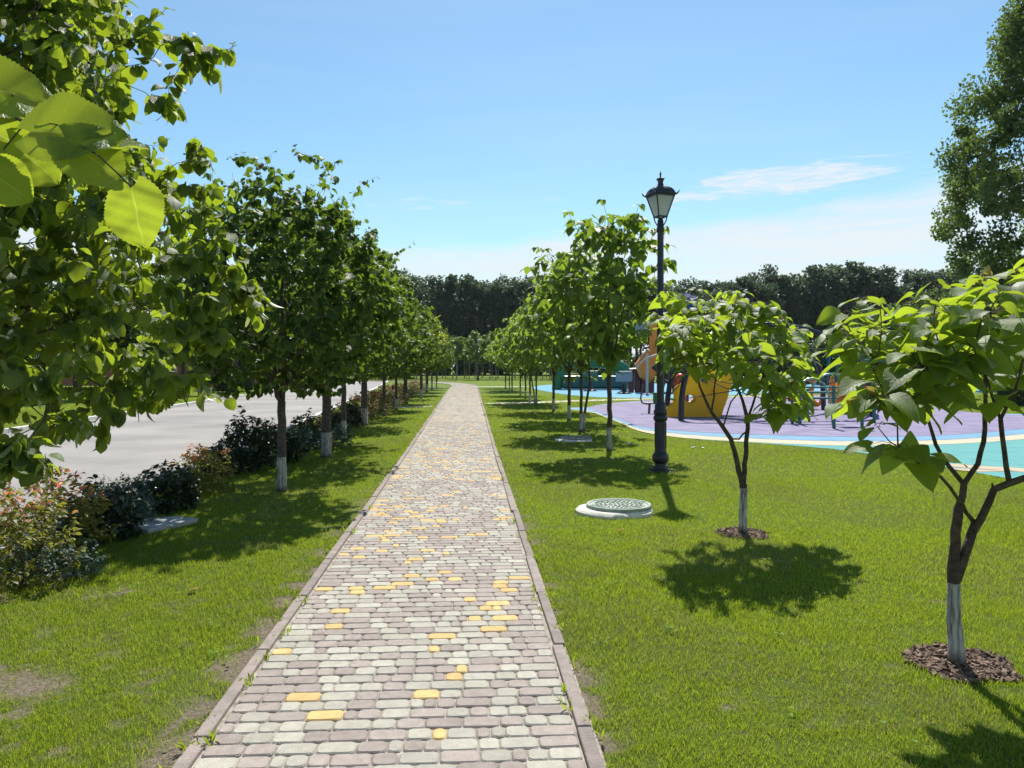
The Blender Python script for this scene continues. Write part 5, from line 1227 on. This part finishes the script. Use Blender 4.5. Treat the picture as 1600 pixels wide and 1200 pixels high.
# green arch climber with teal rails
root = empty('arch_climber', G(1290, 668), label='low climber of two pale green hoops over teal rails', cat='play structure'); O = G(1290, 668); Yq = O.y
b = MB()
b.tube([at(x, y, Yq) - O for x, y in ((1270, 604), (1278, 592), (1290, 585), (1305, 584), (1320, 590), (1330, 603), (1337, 625), (1340, 652))], .028, 8); b.build('hoop', M['pale_green'], root, smooth=True)
b = MB(); b.tube([at(x, y, Yq + .7) - O for x, y in ((1250, 600), (1262, 592), (1274, 591), (1288, 600), (1296, 620), (1300, 650), (1301, 664))], .028, 8); b.build('hoop', M['pale_green'], root, smooth=True)
b = MB()
for y in (605, 613, 622): b.tube([at(1215, y, Yq + 1.6) - O, at(1310, y, Yq + 1.3) - O], .03, 6)
b.build('rail', M['teal'], root)
for px, Y in ((1303, Yq - .6), (1347, Yq - .6), (1262, Yq + 2.0), (1238, Yq + .9), (1250, Yq + .8), (1366, Yq + 1.5)):
    b = MB(); x = (px - 800) / 1200 * Y - O.x; b.tube([(x, Y - O.y, 0), (x, Y - O.y, .95 if px < 1300 else 1.1)], .045, 8); b.lathe([(.09, 0), (.09, .02), (.05, .03)], (x, Y - O.y, 0), k=10); b.build('post', M['teal'], root, smooth=True)
b = MB(); b.box(at(1325, 645, Yq) - O, (.55, .5, .05), .1, bev=.015); b.box(at(1385, 637, Yq + 1.5) - O, (.45, .4, .16), .1, bev=.02); b.build('platform', M['teal'], root)
root = empty('play_table', G(1246, 662), label='small red panel on a thin green post', cat='play structure')
b = MB(); b.tube([(0, 0, 0), (0, 0, .62)], .035, 8); b.build('post', M['teal'], root, smooth=True); b = MB(); b.box((0, 0, .68), (.45, .3, .14), .2, bev=.03); b.build('panel', M['red'], root)
# twisted arches of red, orange and magenta
root = empty('arch_tunnel', G(1330, 636), label='row of thick curved red and orange plastic hoops', cat='play structure'); O = G(1330, 636)
for k, (px, w_, m_, dy) in enumerate(((1342, 17, 'red', 0), (1322, 15, 'yellow', .7), (1316, 12, 'magenta', 1.3), (1308, 10, 'orange', .3))):
    b = MB(); Yk = O.y + dy; z = [at(px - w_, 630, Yk), at(px - w_, 610, Yk), at(px - w_ * .6, 590, Yk), at(px, 584, Yk), at(px + w_ * .45, 592, Yk), at(px + w_ * .5, 610, Yk), at(px + w_ * .3, 632, Yk)]; b.tube([p - O for p in z], .11, 10); b.build('hoop', M[m_], root, smooth=True)
root = empty('twisted_slide', G(1268, 640), label='small orange twisted tube toy with a ball on top', cat='play structure'); O = G(1268, 640)
b = MB(); b.tube([at(x, y, O.y) - O for x, y in ((1268, 606), (1266, 618), (1270, 628), (1277, 632), (1284, 628), (1286, 616))], .10, 10); b.build('tube', M['orange'], root, smooth=True)
b = MB(); b.lathe([(.01, -.12), (.08, -.09), (.12, 0), (.08, .09), (.01, .12)], tuple(at(1270, 594, O.y) - O), k=14); b.build('ball', M['orange'], root, smooth=True); b = MB(); b.tube([(0, 0, 0), at(1270, 596, O.y) - O], .03, 6); b.build('post', M['teal'], root)
# red rocking animal with white outline
root = empty('spring_rider', G(1418, 632), label='red spring rider toy with white trim seen between catalpa leaves', cat='spring rider'); O = G(1418, 632)
b = MB(); b.tube([at(x, y, O.y) - O for x, y in ((1397, 607), (1408, 603), (1420, 598), (1428, 588), (1432, 580))], [.20, .24, .22, .16, .10], 12); b.build('body', M['red'], root, smooth=True)
b = MB(); b.tube([at(x, y, O.y - .2) - O for x, y in ((1390, 608), (1400, 598), (1414, 593), (1424, 586))], .02, 6); b.tube([at(x, y, O.y - .2) - O for x, y in ((1430, 573), (1422, 578), (1424, 586), (1432, 582), (1430, 573))], .018, 6); b.build('trim', M['white_p'], root)
b = MB(); b.lathe([(.01, -.1), (.18, -.06), (.2, 0), (.15, .07), (.01, .1)], tuple(at(1447, 592, O.y) - O), k=12); b.build('head', M['red'], root, smooth=True)
b = MB(); b.tube([(.10 * math.cos(t * .8), .10 * math.sin(t * .8), .02 + t * .012) for t in range(34)], .018, 6); b.build('spring', M['black'], root)
# exercise seat with a bent rail, beside the lamp
root = empty('exercise_machine', G(1014, 647), label='grey exercise seat on a short post with a bent rail, left of the lamp post', cat='exercise machine'); O = G(1014, 647); Yq = O.y
b = MB(); b.tube([at(x, y, Yq) - O for x, y in ((1004, 600), (1003, 612), (1001, 622), (1003, 629), (1009, 631), (1017, 631))], .028, 8); b.build('rail', M['iron_rust'], root, smooth=True)
b = MB(); b.box(at(1017, 630, Yq) - O, (.45, .32, .045), 0, bev=.015); b.build('seat', M['iron_rust'], root); b = MB(); b.tube([(0, 0, 0), at(1015, 631, Yq) - O], .04, 8); b.lathe([(.13, 0), (.13, .02), (.05, .03)], k=12); b.build('post', M['iron_rust'], root, smooth=True)
b = MB(); b.box(at(1025, 622, Yq + .1) - O, (.18, .22, .40), 0, bev=.03); b.build('backrest', M['green_p'], root)
root = empty('exercise_machine', G(1011, 617), label='silver upright pole with a curved handle bar in front of the maroon panels', cat='exercise machine'); O = G(1011, 617)
b = MB(); b.tube([(0, 0, 0), (0, 0, 2.3)], .075, 10); b.lathe([(.28, 0), (.28, .05), (.08, .08)], k=14); b.build('pole', M['silver'], root, smooth=True)
b = MB(); b.tube([at(x, y, O.y - .3) - O for x, y in ((984, 577), (994, 576), (1000, 568), (1010, 559), (1020, 556), (1032, 552))], .04, 8); b.build('handle', M['silver'], root, smooth=True)
# pedestal toys on the light blue surface
def pedestal(px, py, label, w_=1.0, m_='grey_p'):
    O = G(px, py); root = empty('pedestal_toy', O, label=label, cat='play structure', group='pedestal toys on the light blue surface')
    b = MB(); b.lathe([(.42, 0), (.40, .06), (.20, .16), (.12, .30), (.10, .62)], k=16); b.build('pedestal', M['black'], root, smooth=True)
    b = MB(); n = 14; b.box((0, 0, 1.0), (w_, .12, .62), .15, bev=.05); b.build('panel', M[m_], root)
    b = MB(); b.box((0, -.09, 1.22), (w_ * .8, .05, .05), .15, bev=.01); b.build('ledge', M['teal'], root); return root
pedestal(975, 615, 'grey panel on a dark cone-shaped foot, nearest of the three pedestal toys'); pedestal(922, 611, 'teal panel on a dark cone-shaped foot between catalpa stems', 1.1, 'teal')
pedestal(874, 601.5, 'dark maroon toy on a cone-shaped foot, farthest left on the blue surface', .5, 'maroon')
# play tower beyond the light blue surface
root = empty('play_tower', (8.2, 47, 0), label='orange and maroon play tower with a blue roof and slide, behind the street lamp', cat='play structure'); O = Vector((8.2, 47, 0)); Yq = 47
b = MB()
for px in (1001, 1028, 1052, 1084):
    for d in (0, 1.6):
        x = (px - 800) / 1200 * Yq - O.x; b.tube([(x, d, 0), (x, d, 5.0)], .07, 8)
b.build('post', M['black'], root)
b = MB(); b.box(at(1040, 562, Yq + .8) - O, (3.1, 1.8, .12), 0, bev=.02); b.build('deck', M['teal'], root)
b = MB(); c = at(1072, 480, Yq + .8) - O; b.lathe([(1.55, 0), (1.5, .08), (.85, .55), (.1, .85)], tuple(c), sq=4, rot=PI / 4); b.build('roof', paint('roof_blue', (.02, .04, .22), .9), root)
b = MB(); b.box(at(1003, 512, Yq - .1) - O, (.8, .06, .75), 0, bev=.02); b.build('panel', M['grey_p'], root)
b = MB(); b.box(at(1026, 530, Yq - .1) - O, (.9, .08, 1.9), 0, bev=.02); b.box(at(1050, 548, Yq - .1) - O, (1.2, .08, .9), 0, bev=.02); b.build('panel', M['orange'], root)
b = MB()
for px in (986, 996, 1006, 1016): b.box(at(px, 597, Yq - .2) - O, (.33, .2, 1.7), 0, bev=.04)
b.build('panel', M['maroon'], root)
b = MB(); c = at(1014, 572, Yq - 1.0) - O
pts = [at(x, y, Yq - 1.0) - O for x, y in ((1038, 548), (1026, 553), (1012, 562), (1004, 572), (1008, 582), (1020, 590))]; b.tube(pts, [.40, .46, .5, .5, .45, .4], 14); b.build('slide', M['orange'], root, smooth=True)
root = empty('play_hill', (5.6, 52, 0), label='dark green humped play shelter behind the catalpa stems', cat='play structure')
b = MB(); b.tube(arc((-2.6, 0, 0), (2.6, .4, 0), 2.0, 16, .6), .30, 10); b.tube(arc((-2.4, 1.2, 0), (2.2, 1.5, 0), 1.8, 16, .6), .28, 10); b.build('hoop', M['green_p'], root, smooth=True)
b = MB(); b.box((0, .6, .5), (4.4, 1.2, .9), .05, bev=.15); b.build('wall', M['teal'], root)
# small teal swing frame to the right
root = empty('swing_frame', (at(1372, 600, 36).x, 36, 0), label='teal swing frame with leaning legs behind the red hoops', cat='swing')
b = MB()
for d in (-1.3, 1.1):
    for e_ in (-1, 1): b = MB(); b.tube([(d + .35 * e_, .5 * e_, 0), (d, 0, 1.85)], .06, 8); b.build('leg', M['teal'], root)
b = MB(); b.tube([(-1.4, 0, 1.85), (1.2, 0, 1.85)], .06, 8); b.build('crossbar', M['teal'], root); b = MB(); b.box((0, 0, .45), (.5, .25, .05), 0, bev=.01); b.tube([(-.22, 0, .47), (-.22, 0, 1.85)], .012, 5); b.tube([(.22, 0, .47), (.22, 0, 1.85)], .012, 5); b.build('seat', M['black'], root)

# kiosk with a red awning at the right
root = empty('kiosk', (at(1545, 600, 58).x, 58, 0), label='pale kiosk with a red awning glimpsed between the nearest catalpa leaves', cat='kiosk')
b = MB(); b.box((0, 1.8, 1.5), (8.0, 3.4, 3.0), 0); b.box((0, 1.8, 3.06), (8.5, 3.9, .12), 0); b.build('wall', M['tan'], root)
b = MB(); b.box((0, 1.6, 3.5), (8.7, 4.2, .45), 0, bev=.05); b.build('roof', M['white_p'], root)
b = MB(); b.quad([(-3.9, .08, 2.55), (3.9, .08, 2.55), (3.9, -1.1, 2.15), (-3.9, -1.1, 2.15)]); b.quad([(-3.9, -1.1, 2.15), (3.9, -1.1, 2.15), (3.9, -1.12, 1.85), (-3.9, -1.12, 1.85)]); b.quad([(-3.9, .08, 2.53), (-3.9, -1.1, 2.13), (3.9, -1.1, 2.13), (3.9, .08, 2.53)]); b.build('awning', M['magenta'], root)
for k, x in enumerate((-2.6, 0, 2.6)):
    b = MB(); b.box((x, .07, 1.45), (1.7, .06, 1.2), 0, bev=.01); b.build('window', mat('dark_glass', (.04, .05, .06), .15), root)
b = MB()
for k in range(5): x = -3.6 + k * 1.8; b.tube([(x, -1.05, 0), (x, -1.05, 2.15)], .04, 6)
b.build('post', M['silver'], root)

# ------------------------------------------------------------------ person by the kiosk
def person(loc, rz, label, shirt, trousers, hair, skin=(.45, .27, .19)):
    root = empty('person', loc, rz, label, 'person')
    def skin_obj(name, verts, edges, rad, m, root_i=0):
        me = bpy.data.meshes.new(name); me.from_pydata(verts, edges, []); o = bpy.data.objects.new(name, me); col.objects.link(o)
        md = o.modifiers.new('skin', 'SKIN'); md.use_smooth_shade = True; sb = o.modifiers.new('sub', 'SUBSURF'); sb.levels = sb.render_levels = 2
        for i, r_ in enumerate(rad): me.skin_vertices[0].data[i].radius = (r_, r_ * .85) if not isinstance(r_, tuple) else r_
        me.skin_vertices[0].data[root_i].use_root = True
        dg = bpy.context.evaluated_depsgraph_get(); m2_ = bpy.data.meshes.new_from_object(o.evaluated_get(dg)); bpy.data.objects.remove(o)
        m2_.materials.clear(); m2_.materials.append(m); m2_.name = name; o2 = bpy.data.objects.new(name, m2_); col.objects.link(o2); o2.parent = root; return o2
    v = [(0, 0, .92), (0, 0, 1.12), (0, -.01, 1.35), (0, 0, 1.47), (0, .0, 1.56), (0, -.01, 1.66), (0, -.005, 1.73),
         (.09, 0, .88), (.10, -.03, .50), (.11, .03, .10), (.12, -.10, .04), (-.09, 0, .88), (-.10, .05, .50), (-.11, .12, .10), (-.12, -.0, .04),
         (.18, 0, 1.40), (.22, .02, 1.12), (.20, -.10, .92), (.19, -.14, .84), (-.18, 0, 1.40), (-.24, .04, 1.12), (-.24, -.04, .88), (-.23, -.07, .80)]
    e = [(0, 1), (1, 2), (2, 3), (3, 4), (4, 5), (5, 6), (0, 7), (7, 8), (8, 9), (9, 10), (0, 11), (11, 12), (12, 13), (13, 14), (2, 15), (15, 16), (16, 17), (17, 18), (2, 19), (19, 20), (20, 21), (21, 22)]
    r_ = [.13, .12, .13, .06, .055, .085, .07, .085, .06, .04, .035, .085, .06, .04, .035, .055, .042, .032, .035, .055, .042, .032, .035]
    skin_obj('body', v, e, r_, paint('skin_tone', skin, .6))
    vs_ = [v[0], v[1], v[2], (0, 0, 1.43), v[15], v[16], v[19], v[20]]; skin_obj('shirt', vs_, [(0, 1), (1, 2), (2, 3), (2, 4), (4, 5), (2, 6), (6, 7)], [.155, .145, .155, .09, .075, .062, .075, .062], paint('shirt_cloth', shirt, .85))
    vt = [(0, 0, .95), v[7], v[8], v[9], v[11], v[12], v[13]]; skin_obj('trousers', vt, [(0, 1), (1, 2), (2, 3), (0, 4), (4, 5), (5, 6)], [.15, .105, .08, .06, .105, .08, .06], paint('trouser_cloth', trousers, .85))
    b = MB(); b.lathe([(.02, 1.60), (.088, 1.63), (.098, 1.70), (.085, 1.765), (.04, 1.80), (.005, 1.805)], (0, .025, 0), k=14); b.build('hair', paint('hair', hair, .7), root, smooth=True)
    return root
person(G(1587, 613), R(20), 'person in a dark red shirt and blue jeans walking near the kiosk', (.42, .03, .06), (.05, .10, .22), (.05, .03, .02))

# small clipped conifers near the kiosk and across the road
def conifer(name, rng, r, h, label, group=None):
    root = empty(name, label=label, cat='conifer', group=group); w = Wood(rng); w.chain([(0, 0, -.03), (0, 0, .3), (0, 0, h * .9)], [.05, .04, .01], step=.2); w.finish(.01); w.mesh('trunk', M['bark_far'], root, k=6)
    n = 5200; z = rng.random(n) ** 1.15; a = rng.uniform(0, 2 * PI, n); q = (.55 + .45 * rng.random(n) ** .5) * r * (np.sin(PI * np.minimum(1, z * .72 + .26)) ** .6) * (1 + .07 * np.sin(5 * a + 9 * z)); P = np.stack([np.cos(a) * q, np.sin(a) * q, z * h + .03], 1)
    D = np.stack([np.cos(a) * .4, np.sin(a) * .4, np.ones(n)], 1) + rng.normal(0, .3, (n, 3)); N = np.stack([np.cos(a), np.sin(a), .2 + 0 * a], 1) + rng.normal(0, .5, (n, 3))
    leaves_obj('foliage', [(leaves_arrays(P, D, N, rng.uniform(.06, .14, n), [leaf_tpl(2, 1, 'lance', 0, .2)], rng), 0)], [M['conifer']], root); return root
cr_ = np.random.default_rng(88); GT = 'clipped thujas across the road'
t1 = conifer('thuja', cr_, .55, 2.6, 'dark clipped thuja across the road, left one of a close pair', GT); t1.location = G(348, 613)
dup(t1, G(366, 614), 1, (.95, .95, .62), 'shorter clipped thuja across the road, between two taller ones'); dup(t1, G(383, 611.5), 2, 1.0, 'dark clipped thuja across the road, rightmost before the driveway')
dup(t1, G(1590, 634), 1.3, (.8, .8, .5), 'small dark conifer on the grass at the right edge, before the kiosk'); dup(t1, G(1572, 636), 2.3, (.6, .6, .4), 'smallest dark conifer on the grass before the kiosk')

# ------------------------------------------------------------------ across the road
root = empty('garden_wall', (0, 0, 0), label='low brick wall with a pale coping across the road', cat='wall')
b = MB(); a0, a1 = at(225, 616, 43), at(338, 616, 50); d = Vector((a1.x - a0.x, a1.y - a0.y)); b.box(((a0.x + a1.x) / 2, (a0.y + a1.y) / 2, .28), (d.length, .30, .56), math.atan2(d.y, d.x)); b.build('brickwork', M['brick'], root)
b = MB(); b.box(((a0.x + a1.x) / 2, (a0.y + a1.y) / 2, .60), (d.length + .1, .42, .08), math.atan2(d.y, d.x), bev=.01); b.build('coping', M['cream'], root)
b = MB(); b.box(((a0.x + a1.x) / 2 + .1, (a0.y + a1.y) / 2 - .35, .08), (d.length + .2, .3, .2), math.atan2(d.y, d.x), bev=.01); b.build('plinth', M['kerb_white'], root)
root = empty('house', (-31, 66, 0), .12, 'brick house with a dark red garage door hidden behind the trees across the road', 'house')
b = MB(); b.box((0, 4, 1.6), (15, 8, 3.2)); b.build('wall', M['brick'], root)
b = MB(); b.V += [Vector(v) for v in ((-8, -.6, 3.2), (8, -.6, 3.2), (8, 8.6, 3.2), (-8, 8.6, 3.2), (-6, 4, 5.6), (6, 4, 5.6))]
for f in ((0, 1, 5, 4), (2, 3, 4, 5), (1, 2, 5), (3, 0, 4), (3, 2, 1, 0)): b._f(f)
b.build('roof', paint('roof_tiles', (.16, .07, .05), .8), root)
for x in (-4.5, -1.5, 1.5):
    b = MB(); b.box((x, -.02, 1.7), (1.3, .08, 1.2)); wnd = b.build('window', M['white_p'], root); b = MB(); b.box((x, -.07, 1.7), (1.1, .04, 1.0)); b.build('pane', mat('window_glass', (.05, .06, .08), .1), wnd)
b = MB(); b.box((5.2, -.03, 1.2), (3.0, .1, 2.4), bev=.02); b.build('door', M['maroon'], root)
root = empty('gate_shed', (at(401, 600, 60).x, 60, 0), label='dark red garage front at the end of the driveway across the road', cat='garage')
b = MB(); b.box((0, 1.5, 1.2), (3.6, 3, 2.4)); b.build('wall', M['maroon'], root); b = MB(); b.box((0, 1.4, 2.47), (4.0, 3.5, .14), bev=.02); b.build('roof', paint('shed_roof', (.07, .06, .06), .8), root); b = MB(); b.box((.6, -.03, 1.0), (1.7, .06, 2.0), bev=.01); b.build('door', M['brick'], root)
dw = [G(388, 606), G(430, 604), G(440, 597), G(386, 598)]; sheet('driveway', [(p.x, p.y) for p in dw], .010, M['walk'])
tg_ = [clump_tree('garden_tree', cr_, h, r_, cz, ch, 55, 110, .17, .12, M['garden'], M['bark_far'], cs=.36, group='broad garden trees across the road') for h, r_, cz, ch in ((6.2, 2.6, 3.9, 2.3), (5.0, 2.2, 3.1, 1.9))]
tg_[0].location = at(287, 610, 42).to_2d().to_3d(); tg_[0]['label'] = 'broad green tree with a dark trunk across the road, by the brick wall'
tg_[1].location = at(205, 620, 38).to_2d().to_3d(); tg_[1]['label'] = 'lower round tree across the road, left of the brick wall'
for i, (px, Y, s_, lb) in enumerate(((120, 36, 1.1, 'broad tree across the road behind the nearest linden boughs'), (20, 32, 1.0, 'tree across the road at the far left edge'), (-80, 30, 1.2, 'tree across the road beyond the left edge'), (345, 62, 1.1, 'green tree rising behind the clipped thujas'), (392, 70, 1.2, 'green tree behind the garage front'), (440, 74, 1.1, 'green tree seen behind the trunk of the second linden'),
    (235, 58, 1.3, 'large tree behind the low brick wall'), (485, 84, 1.1, 'green tree behind the road, near the third linden'), (525, 88, 1.1, 'green tree behind the road, near the fourth linden'), (565, 92, 1.0, 'green tree at the far end of the road, left one'), (600, 96, 1.0, 'green tree at the far end of the road, right one'), (640, 98, .9, 'green tree closing the view at the end of the road'))):
    dup(tg_[i % 2], ((px - 800) / 1200 * Y, Y, 0), 1.7 * i, s_, lb)
ms = bush('garden_shrub', cr_, .9, 1.9, 26, .10, M['garden'], 'upright many-stemmed shrub in front of the brick wall', per=40); ms.location = G(312, 619)
# fallen leaf and pale flowers in the lawn
def bits(name, label, cat, pts, m, size):
    root = None
    for i, (px, py) in enumerate(pts):
        g_ = G(px, py); P = [(0, 0, .03), (.01, .01, .03), (-.01, .015, .035)][: 1 if name == 'fallen_leaf' else 3]; rr = np.random.default_rng(i)
        o = leaves_obj(name, [(leaves_arrays(P, rr.normal(0, 1, (len(P), 3)) * (1, 1, .2), rr.normal(0, .3, (len(P), 3)) + np.array([0, 0, 1.]), [size] * len(P), T_lin, rr), 0)], [m], None); o.location = g_; tag(o, label[i], cat)
bits('fallen_leaf', ['small orange leaf fallen on the grass below the drain cover', 'pale dry leaf fallen on the left lawn near the path'], 'leaf', [(967, 834), (298, 928)], leaf_mat('fallen', (.55, .26, .06), (.60, .32, .10), (.6, .35, .1)), .06)
bits('paper_scrap', ['white scrap in the grass right of the lamp, left one', 'white scrap in the grass right of the lamp, right one', 'white scrap in the grass between the tall catalpa and the lamp'], 'litter', [(1082, 702), (1098, 702), (983, 694)], paint('white_scrap', (.8, .8, .76), .8), .06)

# ------------------------------------------------------------------ air
hz = bpy.data.materials.new('haze_air'); hz.use_nodes = True; t = hz.node_tree; t.nodes.remove(t.nodes['Principled BSDF'])
pv = t.nodes.new('ShaderNodeVolumePrincipled'); pv.inputs['Color'].default_value = (.80, .88, 1.0, 1); pv.inputs['Density'].default_value = .0001; pv.inputs['Anisotropy'].default_value = .25
t.links.new(pv.outputs[0], t.nodes['Material Output'].inputs['Volume'])
b = MB(); b.box((0, 770, 13), (1900, 1740, 28)); tag(b.build('haze', hz), kind='stuff')
